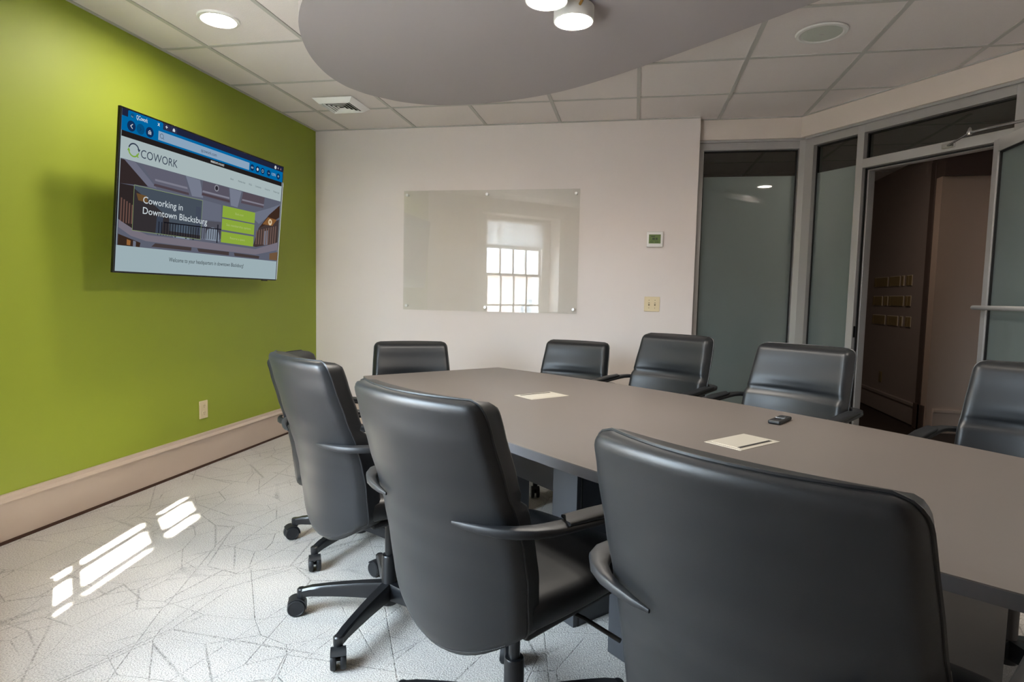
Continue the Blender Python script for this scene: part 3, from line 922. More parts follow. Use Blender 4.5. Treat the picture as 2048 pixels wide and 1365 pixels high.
def rect(name, c, u0, v0, u1, v1):
    return poly(name, c, [(u0, v0), (u1, v0), (u1, v1), (u0, v1)])
def disc(name, c, u, v, r, n=24, a0=0, a1=2 * PI, inner=0.0):
    z = nz(); x, y = uv(u, v); vs = []; fs = []
    if inner:
        for k in range(n + 1):
            a = a0 + (a1 - a0) * k / n
            vs += [(x + r * math.cos(a), y + r * math.sin(a), z), (x + inner * math.cos(a), y + inner * math.sin(a), z)]
        fs = [(2 * k, 2 * k + 2, 2 * k + 3, 2 * k + 1) for k in range(n)]
    else:
        vs = [(x + r * math.cos(2 * PI * k / n), y + r * math.sin(2 * PI * k / n), z) for k in range(n)]
        fs = [tuple(range(n))]
    return MB().add(vs, fs).build(name, em(c), scr)
def text(body, c, u0, v0, u1=None, h=None, name='screen_text', bold=0.0):
    """baseline at v0, from u0 to u1 (width fitted), cap height h as a fraction of the screen height"""
    cu = bpy.data.curves.new('t', 'FONT'); cu.body = body; cu.size = 1.0; cu.offset = bold
    cu.resolution_u = 3
    ob = bpy.data.objects.new('t', cu); COL.objects.link(ob)
    dg = bpy.context.evaluated_depsgraph_get()
    me = bpy.data.meshes.new_from_object(ob.evaluated_get(dg))
    bpy.data.objects.remove(ob); bpy.data.curves.remove(cu)
    xs = [v.co.x for v in me.vertices]
    mn, mx = min(xs), max(xs)
    sy = h * THT / 0.70
    sx = ((u1 - u0) * TWD / (mx - mn)) if u1 else sy
    bx, by = uv(u0, v0); z = nz()
    for v in me.vertices:
        v.co = Vector((bx + (v.co.x - mn) * sx, by + v.co.y * sy, z))
    me.materials.clear(); me.materials.append(em(c))
    o = bpy.data.objects.new(name, me); COL.objects.link(o); o.parent = scr
    return o
# browser chrome
rect('toolbar', (0, 112, 178), 0.007, 0.861, 0.993, 0.948)
rect('tab_strip', (34, 40, 66), 0.007, 0.948, 0.993, 0.990)
poly('tab', (0, 112, 178), [(0.033, 0.940), (0.195, 0.940), (0.195, 0.985), (0.189, 0.990), (0.038, 0.990), (0.033, 0.985)])
rect('tab_button', (48, 54, 82), 0.197, 0.949, 0.229, 0.988)
rect('tab_button', (48, 54, 82), 0.231, 0.949, 0.266, 0.988)
disc('tab_icon', (20, 90, 140), 0.052, 0.965, 0.011)
disc('tab_icon', (190, 200, 205), 0.052, 0.965, 0.008, 10, PI * 1.1, PI * 1.7, 0.006)
text('QCowork', (230, 238, 245), 0.069, 0.953, 0.121, 0.026, bold=0.01)
text('x', (235, 240, 245), 0.167, 0.960, 0.179, 0.026, bold=0.02)
text('+', (235, 240, 245), 0.206, 0.958, 0.217, 0.024, bold=0.03)
poly('lock_icon', (225, 230, 235), [(0.243, 0.958), (0.255, 0.958), (0.255, 0.970), (0.252, 0.978), (0.246, 0.978), (0.243, 0.970)])
for u, c in ((0.049, (18, 52, 96)), (0.090, (6, 86, 140)), (0.132, (18, 52, 96))):
    disc('nav_button', c, u, 0.901, 0.026, 28)
poly('back_icon', (230, 236, 242), [(0.0535, 0.916), (0.0435, 0.901), (0.0535, 0.886), (0.0555, 0.889), (0.0475, 0.901), (0.0555, 0.913)])
poly('forward_icon', (20, 66, 110), [(0.087, 0.914), (0.094, 0.901), (0.087, 0.888), (0.085, 0.891), (0.0905, 0.901), (0.085, 0.911)])
poly('home_icon', (225, 232, 240), [(0.125, 0.888), (0.139, 0.888), (0.139, 0.904), (0.132, 0.915), (0.125, 0.904)])
poly('home_icon', (18, 52, 96), [(0.1275, 0.891), (0.1365, 0.891), (0.1365, 0.903), (0.132, 0.910), (0.1275, 0.903)])
disc('home_icon', (225, 232, 240), 0.132, 0.898, 0.004, 12)
rect('address_bar', (150, 178, 205), 0.173, 0.873, 0.721, 0.930)
disc('search_icon', (70, 86, 104), 0.190, 0.903, 0.013, 20, 0, 2 * PI, 0.0105)
poly('search_icon', (70, 86, 104), [(0.195, 0.893), (0.1965, 0.895), (0.202, 0.886), (0.2005, 0.884)])
text('qcowork.com', (70, 84, 104), 0.402, 0.890, 0.497, 0.024)
for u in (0.743, 0.784, 0.824, 0.873, 0.954):
    disc('tool_button', (14, 52, 98), u, 0.901, 0.021, 24)
rect('tool_icon', (160, 185, 205), 0.734, 0.894, 0.752, 0.907)
rect('tool_icon', (14, 52, 98), 0.734, 0.899, 0.752, 0.902)
disc('tool_icon', (225, 232, 238), 0.784, 0.901, 0.010, 10)
disc('tool_icon', (170, 190, 205), 0.824, 0.901, 0.011, 16, 0, 2 * PI, 0.007)
rect('tool_icon', (190, 205, 215), 0.867, 0.899, 0.880, 0.903)
rect('tool_icon', (190, 205, 215), 0.947, 0.899, 0.961, 0.903)
rect('tool_icon', (190, 205, 215), 0.9525, 0.890, 0.9555, 0.912)
text('125%', (200, 214, 224), 0.897, 0.893, 0.931, 0.022)
disc('window_button', (220, 226, 230), 0.925, 0.968, 0.012, 16)
disc('window_button', (176, 166, 170), 0.948, 0.968, 0.006, 12)
text('x', (200, 150, 150), 0.966, 0.961, 0.976, 0.022)
# page
rect('page_banner', (36, 32, 32), 0.007, 0.826, 0.987, 0.861)
text('MEMBERSHIPS AVAILABLE!', (225, 225, 222), 0.462, 0.838, 0.547, 0.015, bold=0.01)
rect('page_header', (182, 198, 200), 0.007, 0.695, 0.987, 0.826)
disc('logo_ring', (56, 66, 86), 0.063, 0.762, 0.035, 24, 0.15, PI * 0.92, 0.028)
disc('logo_ring', (132, 178, 62), 0.063, 0.762, 0.035, 24, PI * 1.05, PI * 1.92, 0.028)
poly('logo_arrow', (56, 66, 86), [(0.079, 0.775), (0.092, 0.775), (0.086, 0.756)])
poly('logo_arrow', (132, 178, 62), [(0.034, 0.752), (0.047, 0.752), (0.0405, 0.771)])
poly('logo_tail', (132, 178, 62), [(0.074, 0.739), (0.078, 0.744), (0.086, 0.724), (0.081, 0.722)])
text('COWORK', (62, 72, 90), 0.095, 0.729, 0.276, 0.052)
for w, a, b in (('About', 0.592, 0.615), ('Memberships', 0.647, 0.698), ('FAQs', 0.725, 0.747), ('Community', 0.774, 0.819), ('Contact Us', 0.849, 0.890), ('Member Login', 0.920, 0.971)):
    text(w, (96, 112, 118), a, 0.757, b, 0.014)
rect('page_photo', (100, 104, 120), 0.007, 0.170, 0.987, 0.695)
PICT = [
 ((55, 45, 45), [(0.008, 0.69), (0.053, 0.689), (0.171, 0.565), (0.066, 0.553), (0.008, 0.544)]),
 ((118, 120, 138), [(0.022, 0.693), (0.072, 0.692), (0.178, 0.562), (0.134, 0.562)]),
 ((104, 104, 120), [(0.101, 0.689), (0.314, 0.694), (0.351, 0.575), (0.178, 0.567)]),
 ((135, 135, 150), [(0.166, 0.621), (0.334, 0.619), (0.337, 0.606), (0.167, 0.608)]),
 ((84, 72, 80), [(0.164, 0.59), (0.344, 0.583), (0.346, 0.567), (0.161, 0.574)]),
 ((128, 134, 152), [(0.322, 0.694), (0.404, 0.691), (0.428, 0.571), (0.363, 0.566)]),
 ((96, 92, 106), [(0.421, 0.691), (0.585, 0.691), (0.6, 0.575), (0.418, 0.586)]),
 ((140, 140, 155), [(0.424, 0.624), (0.593, 0.622), (0.594, 0.609), (0.421, 0.611)]),
 ((84, 70, 76), [(0.421, 0.605), (0.597, 0.599), (0.598, 0.584), (0.42, 0.59)]),
 ((128, 134, 152), [(0.59, 0.692), (0.675, 0.69), (0.653, 0.559), (0.606, 0.562)]),
 ((92, 82, 92), [(0.686, 0.691), (0.852, 0.692), (0.846, 0.603), (0.675, 0.6)]),
 ((138, 136, 150), [(0.683, 0.634), (0.85, 0.634), (0.848, 0.622), (0.681, 0.621)]),
 ((110, 115, 132), [(0.072, 0.556), (0.419, 0.559), (0.544, 0.55), (0.549, 0.427), (0.415, 0.419), (0.168, 0.449), (0.066, 0.537)]),
 ((118, 124, 142), [(0.774, 0.549), (0.899, 0.616), (0.983, 0.668), (0.985, 0.644), (0.819, 0.466), (0.777, 0.498)]),
 ((66, 46, 36), [(0.983, 0.662), (0.986, 0.557), (0.912, 0.491), (0.819, 0.43), (0.896, 0.558)]),
 ((72, 60, 58), [(0.819, 0.43), (0.985, 0.537), (0.986, 0.33), (0.807, 0.272), (0.784, 0.275)]),
 ((50, 42, 42), [(0.008, 0.544), (0.067, 0.546), (0.168, 0.449), (0.242, 0.382), (0.245, 0.282), (0.07, 0.269), (0.008, 0.33)]),
 ((150, 112, 64), [(0.077, 0.505), (0.127, 0.5), (0.135, 0.457), (0.089, 0.463)]),
 ((88, 88, 98), [(0.241, 0.391), (0.55, 0.422), (0.555, 0.298), (0.245, 0.272)]),
 ((112, 118, 134), [(0.18, 0.387), (0.212, 0.383), (0.208, 0.266), (0.177, 0.267)]),
 ((112, 118, 134), [(0.416, 0.404), (0.455, 0.402), (0.451, 0.276), (0.412, 0.273)]),
 ((125, 128, 142), [(0.866, 0.415), (0.894, 0.426), (0.897, 0.303), (0.869, 0.297)]),
]
for c, p in PICT:
    poly('photo_shape', c, p)
for u, v in ((0.317, 0.315), (0.498, 0.33)):
    z = nz(); x, y = uv(u, v)
    MB().add([(x + 0.062 * math.cos(a * PI / 14), y - 0.02 + 0.055 * math.sin(a * PI / 14), z) for a in range(15)] + [(x - 0.062, y - 0.045, z), (x + 0.062, y - 0.045, z)], [tuple(range(17))]).build('photo_arch', em((140, 152, 168)), scr)
for k in range(26):
    u = 0.19 + k * 0.014
    rect('photo_baluster', (44, 42, 50), u, 0.262 + 0.001 * k, u + 0.0035, 0.345 + 0.0008 * k)
for k in range(9):
    rect('photo_baluster', (112, 84, 76), 0.014 + k * 0.012, 0.31 + 0.0 * k, 0.020 + k * 0.012, 0.46 - 0.008 * k)
for k in range(9):
    rect('photo_baluster', (120, 96, 88), 0.80 + k * 0.019, 0.295 + 0.002 * k, 0.808 + k * 0.019, 0.41 + 0.008 * k)
poly('photo_rail', (36, 36, 46), [(0.187, 0.352), (0.55, 0.372), (0.55, 0.364), (0.187, 0.344)])
for u in (0.276, 0.335, 0.376, 0.522):
    rect('photo_post', (30, 32, 42), u, 0.262, u + 0.007, 0.40)
poly('photo_fascia', (128, 122, 134), [(0.008, 0.325), (0.07, 0.282), (0.14, 0.254), (0.421, 0.258), (0.802, 0.254), (0.986, 0.340), (0.986, 0.271), (0.805, 0.209), (0.423, 0.209), (0.134, 0.214), (0.062, 0.236), (0.008, 0.280)])
for c, p in (((60, 45, 36), [(0.008, 0.239), (0.109, 0.199), (0.106, 0.171), (0.008, 0.171)]),
             ((160, 108, 60), [(0.047, 0.212), (0.064, 0.206), (0.063, 0.176), (0.047, 0.177)]),
             ((118, 124, 140), [(0.075, 0.208), (0.088, 0.204), (0.088, 0.171), (0.075, 0.171)]),
             ((74, 64, 64), [(0.179, 0.207), (0.373, 0.207), (0.372, 0.183), (0.161, 0.182)]),
             ((74, 64, 64), [(0.406, 0.206), (0.61, 0.206), (0.61, 0.179), (0.416, 0.182)]),
             ((74, 64, 64), [(0.644, 0.204), (0.836, 0.2), (0.833, 0.178), (0.65, 0.179)]),
             ((120, 92, 66), [(0.918, 0.234), (0.985, 0.253), (0.986, 0.179), (0.919, 0.18)])):
    poly('photo_shape', c, p)
disc('photo_globe', (150, 150, 160), 0.503, 0.664, 0.020, 20)
disc('photo_globe', (50, 46, 56), 0.503, 0.664, 0.013, 20)
poly('photo_shape', (140, 96, 56), [(0.845, 0.47), (0.925, 0.47), (0.96, 0.53), (0.885, 0.535)])
disc('photo_lamp', (232, 208, 170), 0.905, 0.498, 0.022, 20)
disc('photo_lamp', (150, 110, 70), 0.905, 0.500, 0.009, 14)
poly('headline_box', (58, 66, 82), [(0.066, 0.271), (0.42, 0.271), (0.42, 0.551), (0.066, 0.551)], 0.9) if False else None
# dark translucent box as a film of thin strips is not possible on a flat picture: a darker copy of the shapes behind it
for c, p in (((76, 86, 98), [(0.068, 0.273), (0.42, 0.273), (0.42, 0.550), (0.068, 0.550)]),
             ((56, 52, 55), [(0.069, 0.53), (0.168, 0.449), (0.242, 0.382), (0.245, 0.30), (0.42, 0.30), (0.42, 0.274), (0.069, 0.274)]),
             ((112, 84, 52), [(0.079, 0.505), (0.127, 0.5), (0.135, 0.457), (0.089, 0.463)]),
             ((64, 72, 88), [(0.18, 0.387), (0.212, 0.383), (0.208, 0.275), (0.177, 0.275)]),
             ((72, 80, 96), [(0.385, 0.50), (0.415, 0.50), (0.415, 0.30), (0.39, 0.30)]),
             ((84, 98, 114), [(0.275, 0.30), (0.36, 0.30), (0.352, 0.345), (0.335, 0.362), (0.30, 0.362), (0.283, 0.345)])):
    poly('photo_shape', c, p)
for k in range(16):
    u = 0.19 + k * 0.0142
    rect('photo_baluster', (28, 28, 36), u, 0.276, u + 0.004, 0.352)
poly('photo_rail', (24, 24, 32), [(0.215, 0.356), (0.42, 0.366), (0.42, 0.358), (0.215, 0.348)])
for u0, v0, u1, v1 in ((0.066, 0.270, 0.421, 0.2725), (0.066, 0.5495, 0.421, 0.552), (0.066, 0.270, 0.0675, 0.552), (0.4195, 0.270, 0.421, 0.552)):
    rect('headline_border', (150, 172, 110), u0, v0, u1, v1)
text('Coworking in', (220, 230, 235), 0.110, 0.452, 0.310, 0.043, bold=0.004)
text('Downtown Blacksburg', (220, 230, 235), 0.111, 0.385, 0.455, 0.043, bold=0.004)
for v0, v1, w, a, b in ((0.462, 0.549, 'Book a tour', 0.635, 0.694), (0.368, 0.452, 'See membership options', 0.578, 0.752), (0.272, 0.354, 'Reserve a space', 0.608, 0.714)):
    rect('page_button', (150, 182, 66), 0.548, v0, 0.779, v1)
    text(w, (186, 204, 126), a, (v0 + v1) / 2 - 0.007, b, 0.018)
text('Welcome to your headquarters in downtown Blacksburg!', (40, 48, 54), 0.251, 0.094, 0.716, 0.029)
rect('scroll_bar', (200, 206, 208), 0.987, 0.011, 0.993, 0.861)

# ------------------------------------------------------------------ conference table
tb = thing('conference_table', 'long boat-shaped conference table with taupe top and charcoal base', 'table', (O.x, O.y, 0), UA)
LT = 3.05
def edge_t(s): return 0.608 - 0.184 * ((s - LT / 2) / (LT / 2)) ** 2
pts = [(LT * k / 40, -edge_t(LT * k / 40)) for k in range(41)] + [(LT * k / 40, edge_t(LT * k / 40)) for k in range(40, -1, -1)]
MB().prism(pts, 0.712, 0.738).build('edge_band', M_['laminate_edge'], tb)
MB().prism([(min(max(s, 0.0006), LT - 0.0006), t * 0.9988) for s, t in pts], 0.738, 0.7405).build('table_top', M_['laminate'], tb)
for s in (0.40, 2.475):
    MB().box(s, s + 0.03, -0.345, 0.28 if s > 1 else 0.345, 0.0, 0.712).build('end_panel', M_['pedestal'], tb, bevel=0.0015)
ctr = MB().box(1.30, 1.43, -0.23, 0.30, 0.0, 0.712).build('center_column', M_['pedestal'], tb, bevel=0.0015)
MB().box(1.4305, 1.4325, -0.21, -0.205, 0.0, 0.70).build('panel_joint', M_['slot'], tb)
MB().box(1.60, 1.73, -0.23, 0.30, 0.0, 0.712).build('center_column', M_['pedestal'], tb, bevel=0.0015)
MB().box(1.43, 1.60, -0.015, 0.015, 0.08, 0.70).build('modesty_panel', M_['pedestal'], tb)
MB().box(0.43, 1.30, -0.012, 0.012, 0.35, 0.70).build('modesty_panel', M_['pedestal'], tb)
MB().box(1.73, 2.475, -0.012, 0.012, 0.35, 0.70).build('modesty_panel', M_['pedestal'], tb)
# cable hatches
for k, (cx, cy, sgn, ang, lab) in enumerate(((0.936, 0.002, 1, 0.0, 'hatch'), (1.905, 0.005, -1, 0.0, 'hatch'))):
    hx, hy = 0.062, 0.103
    MB().box(cx - hx, cx + hx, cy - hy, cy + hy, 0.7404, 0.7418).build('cable_hatch', M_['grommet'], tb, bevel=0.0006)
    MB().box(cx - hx + .014, cx + hx - .014, cy - hy + .018, cy + hy - .018, 0.7417, 0.7426).build('hatch_lid', M_['grommet'], tb, bevel=0.0004)
    sx = cx - sgn * (hx - 0.020)
    MB().box(sx - 0.0055, sx + 0.0055, cy - hy + .02, cy + hy - .02, 0.7424, 0.7429).build('hatch_slot', M_['slot'], tb)

# remote control on the table
rc = thing('remote_control', 'small black remote control lying on the table', 'remote control', (3.290, -2.640, 0.7405), math.radians(60))
MB().box(-0.066, 0.066, -0.0215, 0.0215, 0.0005, 0.014).build('body', M_['black_plastic'], rc, bevel=0.005)
MB().box(0.0, 0.012, -0.016, 0.016, 0.0138, 0.0146).build('silver_band', M_['steel'], rc)
MB().lathe([(0.011, 0.0138), (0.011, 0.0150)], 20, Matrix.Translation((-0.022, 0, 0))).build('dial_button', M_['black_gloss'], rc)
for x in (0.026, 0.036, 0.046):
    for y in (-0.008, 0.0, 0.008):
        MB().box(x - .003, x + .003, y - .0025, y + .0025, 0.0138, 0.0146).build('button', M_['base_metal'], rc)

# ------------------------------------------------------------------ conference chairs
CH_TOP, CH_BOT = 0.970, 0.450
def interp(tab, x):
    if x <= tab[0][0]: return tab[0][1]
    for (a, b), (c, d) in zip(tab, tab[1:]):
        if x <= c:
            t = (x - a) / (c - a)
            t = t * t * (3 - 2 * t) * 0.35 + t * 0.65
            return b + (d - b) * t
    return tab[-1][1]
HWT = [(0.45, 0.227), (0.52, 0.232), (0.60, 0.237), (0.71, 0.237), (0.82, 0.230), (0.97, 0.220)]
YRT = [(0.36, -0.245), (0.45, -0.258), (0.575, -0.273), (0.65, -0.288), (0.71, -0.305), (0.80, -0.331), (0.90, -0.356), (0.97, -0.372)]
RB, RT = 0.030, 0.034
DIP = 0.088                       # how far the middle of the lower edge hangs below its corners
def half_w(z):
    w = interp(HWT, z)
    if z > CH_TOP - RT:
        d = z - (CH_TOP - RT); w -= RT - math.sqrt(max(RT * RT - d * d, 0))
    if z < CH_BOT + RB:
        d = (CH_BOT + RB) - z; w -= 0.75 * (RB - math.sqrt(max(RB * RB - d * d, 0)))
    return w
NX, NZ = 28, 44
zs = []
for k in range(NZ + 1):
    b = -math.cos(PI * k / NZ)
    lin_ = -1 + 2 * k / NZ
    b = 0.55 * b + 0.45 * lin_
    zs.append(CH_BOT + (CH_TOP - CH_BOT) * (b + 1) / 2)
def spine(a, z):
    """mid-surface of the backrest: y at relative width a (-1..1)"""
    k = 0.061 - 0.021 * max(0.0, (z - 0.72) / 0.25)
    return interp(YRT, z) + k * a * a
def dipped(a, z):
    return z - DIP * (1 - a * a) * max(0.0, 1 - (z - CH_BOT) / 0.30) ** 1.6
def edge_fac(a, z, re):
    w = half_w(z)
    e = min((1 - abs(a)) * w, CH_TOP - z, (z - CH_BOT))
    q = min(max(e / re, 0), 1)
    return math.sqrt(max(1 - (1 - q) ** 2, 0))
def grid(off):
    vs = []; fs = []
    for z in zs:
        w = half_w(z)
        for i in range(NX + 1):
            lin_ = -1 + 2 * i / NX
            a = 0.5 * math.sin(lin_ * PI / 2) + 0.5 * lin_
            vs.append((a * w, spine(a, dipped(a, z)) + off(a, z), dipped(a, z)))
    for j in range(NZ):
        for i in range(NX):
            p = j * (NX + 1) + i
            fs.append((p, p + 1, p + NX + 2, p + NX + 1))
    return vs, fs
def rear(a, z):
    return -0.020 * edge_fac(a, z, 0.022)
SEAM = 0.755
def front(a, z):
    e = edge_fac(a, z, 0.028)
    th = 0.060 if z > SEAM else 0.066
    puff = 0.026 * (1 - a * a) * min(1.0, 0.35 + (z - SEAM) / 0.09) if z > SEAM else 0.010 * (1 - a * a)
    groove = 0.012 * math.exp(-((z - SEAM) / 0.007) ** 2)
    return th * e + (puff - groove) * e

def chair_proto():
    r = bpy.data.objects.new('conference_chair', None); COL.objects.link(r)
    up_ = []
    MB().add(*grid(rear)).build('back_shell', M_['leather'], r, smooth=180)
    cu = MB().add(*grid(front)).build('back_cushion', M_['leather'], r, smooth=180)
    # outline for the piping
    ol = [Vector((half_w(z), spine(1, z), z)) for z in zs[1:-1]]
    tp = [Vector((x, spine(x / half_w(CH_TOP), CH_TOP), CH_TOP)) for x in [half_w(CH_TOP) * (1 - k / 8) for k in range(17)]]
    lf = [Vector((-p.x, p.y, p.z)) for p in ol[::-1]]
    bt = [Vector((x, spine(x / half_w(CH_BOT), dipped(x / half_w(CH_BOT), CH_BOT)), dipped(x / half_w(CH_BOT), CH_BOT))) for x in [-half_w(CH_BOT) * (1 - k / 8) for k in range(17)]]
    MB().tube(ol + tp + lf + bt, 0.0030, 6, closed=True).build('piping', M_['piping'], r, smooth=True)
    # stitched seams just inside the piping at the bottom and top of the rear shell
    for zz, nm in ((CH_BOT + 0.012, 'stitching'),):
        mb = MB()
        w = half_w(zz) - 0.03
        nst = 90
        def on(x):
            a = x / half_w(zz)
            return Vector((x, spine(a, dipped(a, zz)) + rear(a, zz) - 0.0004, dipped(a, zz)))
        for k in range(nst):
            x0 = -w + 2 * w * k / nst; x1 = x0 + 2 * w / nst * 0.6
            mb.tube([on(x0), on(x1)], 0.0006, 4)
        so = mb.build(nm, M_['stitch'], r)
        so['kind'] = 'stuff'
    # seat cushion: rounded slab with waterfall front
    secs = []
    ny = 16
    for k in range(ny + 1):
        t = k / ny
        y = -0.205 + 0.475 * t
        w = 0.228 + 0.010 * math.sin(PI * t) - 0.02 * max(0, (t - 0.85) / 0.15) ** 2
        ztop = 0.540 - 0.010 * math.sin(PI * t) - 0.028 * max(0, (t - 0.75) / 0.25) ** 2
        zbot = 0.446 + 0.035 * max(0, (t - 0.8) / 0.2) ** 2
        if k == 0: w -= 0.01
        ring = []
        for q in range(24):
            a = 2 * PI * q / 24
            ca, sa = math.cos(a), math.sin(a)
            ex_ = 0.34
            px = math.copysign(abs(ca) ** ex_, ca) * w
            pz = (ztop + zbot) / 2 + math.copysign(abs(sa) ** (ex_ + 0.18), sa) * (ztop - zbot) / 2
            if sa > 0: pz += 0.006 * (1 - (px / w) ** 2) * 0
            ring.append((px, y, pz))
        secs.append(ring)
    # round off front end
    last = secs[-1]
    cy = sum(p[2] for p in last) / 24
    secs.append([(p[0] * 0.985, p[1] + 0.012, cy + (p[2] - cy) * 0.72) for p in last])
    secs.append([(p[0] * 0.96, p[1] + 0.016, cy + (p[2] - cy) * 0.30) for p in last])
    MB().sweep(secs).build('seat_cushion', M_['leather'], r, smooth=60)
    MB().box(-0.20, 0.20, -0.17, 0.21, 0.424, 0.450).build('seat_pan', M_['black_plastic'], r, bevel=0.008)
    MB().box(-0.055, 0.055, -0.13, 0.09, 0.372, 0.426).build('tilt_mechanism', M_['base_metal'], r, bevel=0.01)
    MB().tube([(0.05, 0.02, 0.408), (0.20, 0.03, 0.405), (0.300, 0.035, 0.390)], 0.0055, 8).build('lever', M_['base_metal'], r, smooth=True)
    MB().lathe([(0.015, 0.14), (0.015, 0.38)], 20).build('gas_stem', M_['base_metal'], r, smooth=40)
    # arms: a tapered blade wrapping from the rear shell round the side and forward, with a pad on top
    for sx in (1, -1):
        path = [(0.118, -0.318, 0.708), (0.150, -0.314, 0.709), (0.188, -0.304, 0.710), (0.224, -0.290, 0.711), (0.254, -0.269, 0.712), (0.276, -0.242, 0.713), (0.288, -0.208, 0.712), (0.292, -0.165, 0.709), (0.293, -0.08, 0.701), (0.291, 0.01, 0.692), (0.287, 0.08, 0.687), (0.285, 0.115, 0.685)]
        wid = [0.004, 0.010, 0.016, 0.023, 0.031, 0.039, 0.045, 0.047, 0.046, 0.045, 0.042, 0.026]
        hei = [0.006, 0.013, 0.017, 0.020, 0.020, 0.019, 0.018, 0.017, 0.016, 0.016, 0.015, 0.010]
        secs = []
        for k, p in enumerate(path):
            a = Vector(path[max(k - 1, 0)]); b = Vector(path[min(k + 1, len(path) - 1)])
            t = (b - a); t.z = 0; t.normalize()
            nrm = Vector((t.y, -t.x, 0))
            ring = []
            for q in range(12):
                an = 2 * PI * q / 12
                ca, sa = math.cos(an), math.sin(an)
                off = nrm * (math.copysign(abs(ca) ** 0.35, ca) * wid[k] / 2)
                pp = Vector(p) + off + Vector((0, 0, math.copysign(abs(sa) ** 0.5, sa) * hei[k] / 2))
                ring.append((sx * pp.x, pp.y, pp.z))
            secs.append(ring)
        arm = MB().sweep(secs).build('armrest', M_['black_plastic'], r, smooth=60)
        padp = [(0.292, -0.165, 0.722), (0.294, -0.07, 0.714), (0.292, 0.02, 0.704), (0.287, 0.095, 0.699), (0.285, 0.120, 0.697)]
        padw = [0.046, 0.050, 0.049, 0.044, 0.030]
        padh = [0.010, 0.016, 0.017, 0.016, 0.010]
        secs = []
        for k, p in enumerate(padp):
            ring = []
            for q in range(14):
                an = 2 * PI * q / 14
                ca, sa = math.cos(an), math.sin(an)
                ring.append((sx * (p[0] + math.copysign(abs(ca) ** 0.5, ca) * padw[k] / 2), p[1] - 0.012 * (1 if k == 0 else 0) * math.copysign(1, ca), p[2] + math.copysign(abs(sa) ** 0.6, sa) * padh[k] / 2))
            secs.append(ring)
        MB().sweep(secs).build('arm_pad', M_['leather'], arm, smooth=60)
    n_up = len(r.children)
    for c in r.children:
        c['upper'] = 1
    # column and five-star base
    MB().lathe([(0.020, 0.045), (0.030, 0.05), (0.032, 0.10), (0.029, 0.125), (0.0265, 0.130), (0.0265, 0.225), (0.024, 0.230), (0.016, 0.231)], 24).build('column', M_['base_metal'], r, smooth=40)
    return r

def leg_mesh():
    secs = []
    for k in range(9):
        t = k / 8
        x = 0.022 + (0.318 - 0.022) * t
        ztop = 0.130 - 0.010 * t - 0.020 * t * t
        h = 0.060 - 0.030 * t
        w = 0.044 - 0.014 * t
        if k == 8:
            ztop -= 0.004
        ring = []
        for y_, z_ in ((-0.36, 0), (0.36, 0), (0.5, -0.22), (0.42, -1), (-0.42, -1), (-0.5, -0.22)):
            ring.append((x, y_ * w, ztop + z_ * h))
        secs.append(ring)
    mb = MB().sweep(secs)
    mb.lathe([(0.014, 0.060), (0.016, 0.075), (0.016, 0.094), (0.012, 0.098)], 14, Matrix.Translation((0.316, 0, 0)))
    return mb.mesh('base_leg', M_['base_metal'], smooth=35)
def caster_mesh():
    mb = MB()
    R = Matrix.Rotation(PI / 2, 4, 'X')
    for sy in (-1, 1):
        mb.lathe([(0.008, -0.0095), (0.027, -0.0095), (0.031, -0.007), (0.032, -0.003), (0.032, 0.004), (0.029, 0.0085), (0.026, 0.0090), (0.025, 0.0080), (0.008, 0.0075)], 24, Matrix.Translation((0.018, sy * 0.0155, 0.032)) @ (R if sy > 0 else R) @ (Matrix.Scale(-1, 4, (0, 0, 1)) if sy > 0 else Matrix.Identity(4)))
    # hood between and over the wheels
    secs = []
    for k in range(11):
        a = math.radians(-10 + 150 * k / 10)
        ca, sa = math.cos(a), math.sin(a)
        ring = [(0.018 - 0.036 * ca * 1.0, -0.0235, 0.032 + 0.036 * sa), (0.018 - 0.036 * ca, 0.0235, 0.032 + 0.036 * sa), (0.018 - 0.0325 * ca, 0.0235, 0.032 + 0.0325 * sa), (0.018 - 0.0325 * ca, -0.0235, 0.032 + 0.0325 * sa)]
        secs.append(ring)
    mb.sweep(secs)
    mb.lathe([(0.010, 0.040), (0.011, 0.066), (0.009, 0.070)], 12)
    mb.tube([(0.018, -0.02, 0.032), (0.018, 0.02, 0.032)], 0.007, 8)
    return mb.mesh('caster', M_['black_plastic'], smooth=35)
LEG, CAST = leg_mesh(), caster_mesh()

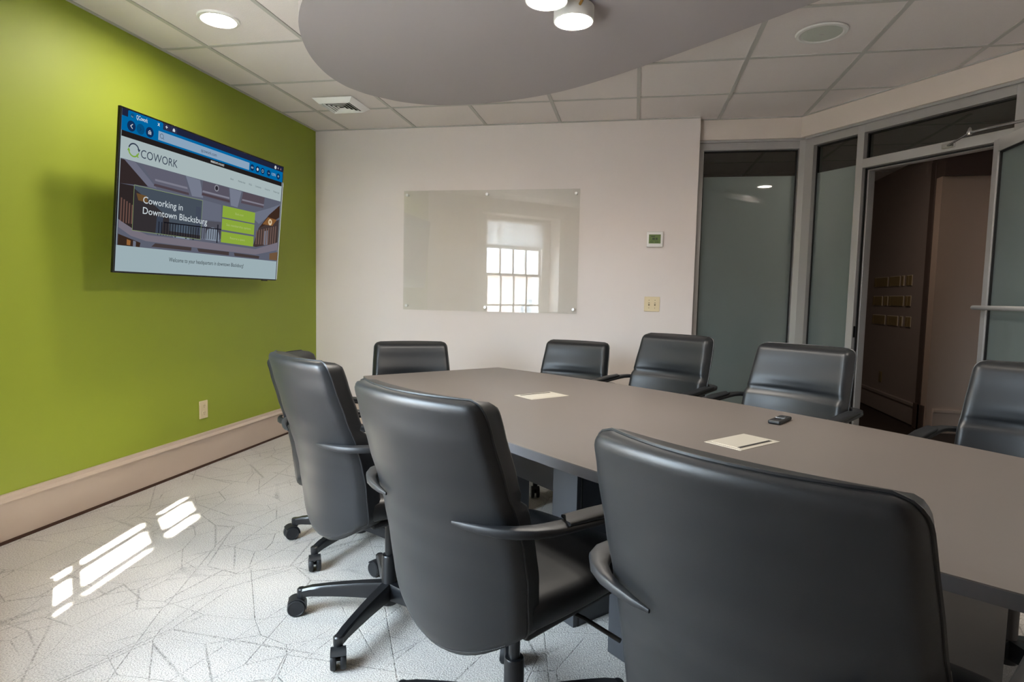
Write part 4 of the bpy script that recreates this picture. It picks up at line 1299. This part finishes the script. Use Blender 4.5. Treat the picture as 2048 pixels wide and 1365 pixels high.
proto = chair_proto()
GROUP = 'black leather conference chairs round the table'
def place_chair(o, x, y, face, star, top, label, cast_seed):
    """face: heading (deg) of the chair's front; star: heading (deg) of one base leg; top: height of the back's upper edge"""
    rnd = random.Random(cast_seed)
    o.location = (x, y, 0)
    rz = math.radians(face - 90)
    o.rotation_euler = (0, 0, rz)
    tag(o, label, 'chair', GROUP)
    dz = top - CH_TOP
    for c in list(o.children):
        if c.get('upper'):
            c.location.z = dz
    for k in range(5):
        l = bpy.data.objects.new('base_leg', LEG); COL.objects.link(l); l.parent = o
        l.rotation_euler = (0, 0, math.radians(star + 72 * k) - rz)
        cst = bpy.data.objects.new('caster', CAST); COL.objects.link(cst); cst.parent = l
        cst.location = (0.316, 0, 0)
        cst.rotation_euler = (0, 0, rnd.uniform(-1.2, 1.2))
CHAIRS = [
 # x, y, face, star, top, label
 (3.086, -3.853, 53.2, 20.0, 0.971, 'black leather chair with its back to the viewer, largest and nearest in the foreground'),
 (2.490, -3.435, 56.8, -40.0, 0.968, 'black leather chair seen from behind, second from the foreground with its right armrest showing'),
 (1.930, -2.930, 52.0, 191.5, 0.966, 'black leather chair seen from behind, third from the foreground, its base legs in full view'),
 (1.540, -2.344, 13.0, 187.0, 0.882, 'black leather chair mostly hidden behind another, closest to the green wall outlet'),
 (1.576, -1.701, -63.3, 15.0, 0.874, 'black leather chair at the head of the table, below the left of the glass board'),
 (2.312, -1.190, 253.0, 40.0, 0.876, 'black leather chair facing the viewer below the right end of the glass board'),
 (2.825, -1.660, 234.0, 5.0, 0.969, 'black leather chair across the table below the light switch, in front of the wall corner'),
 (3.338, -2.170, 229.3, 30.0, 0.970, 'black leather chair across the table in front of the aluminium corner post, behind the remote'),
 (3.957, -2.810, 229.5, 288.0, 0.972, 'black leather chair in front of the open glass door, cut by the picture edge'),
]
def copy_upper(src):
    r = bpy.data.objects.new('conference_chair', None); COL.objects.link(r)
    for ch in src.children:
        c = ch.copy(); COL.objects.link(c); c.parent = r
        for g in ch.children:
            dgt = g.copy(); COL.objects.link(dgt); dgt.parent = c
    return r
copies = [proto] + [copy_upper(proto) for _ in CHAIRS[1:]]
for o, (i, c) in zip(copies, enumerate(CHAIRS)):
    place_chair(o, *c, i + 3)
for o in copies:
    for c in o.children:
        if 'upper' in c:
            del c['upper']
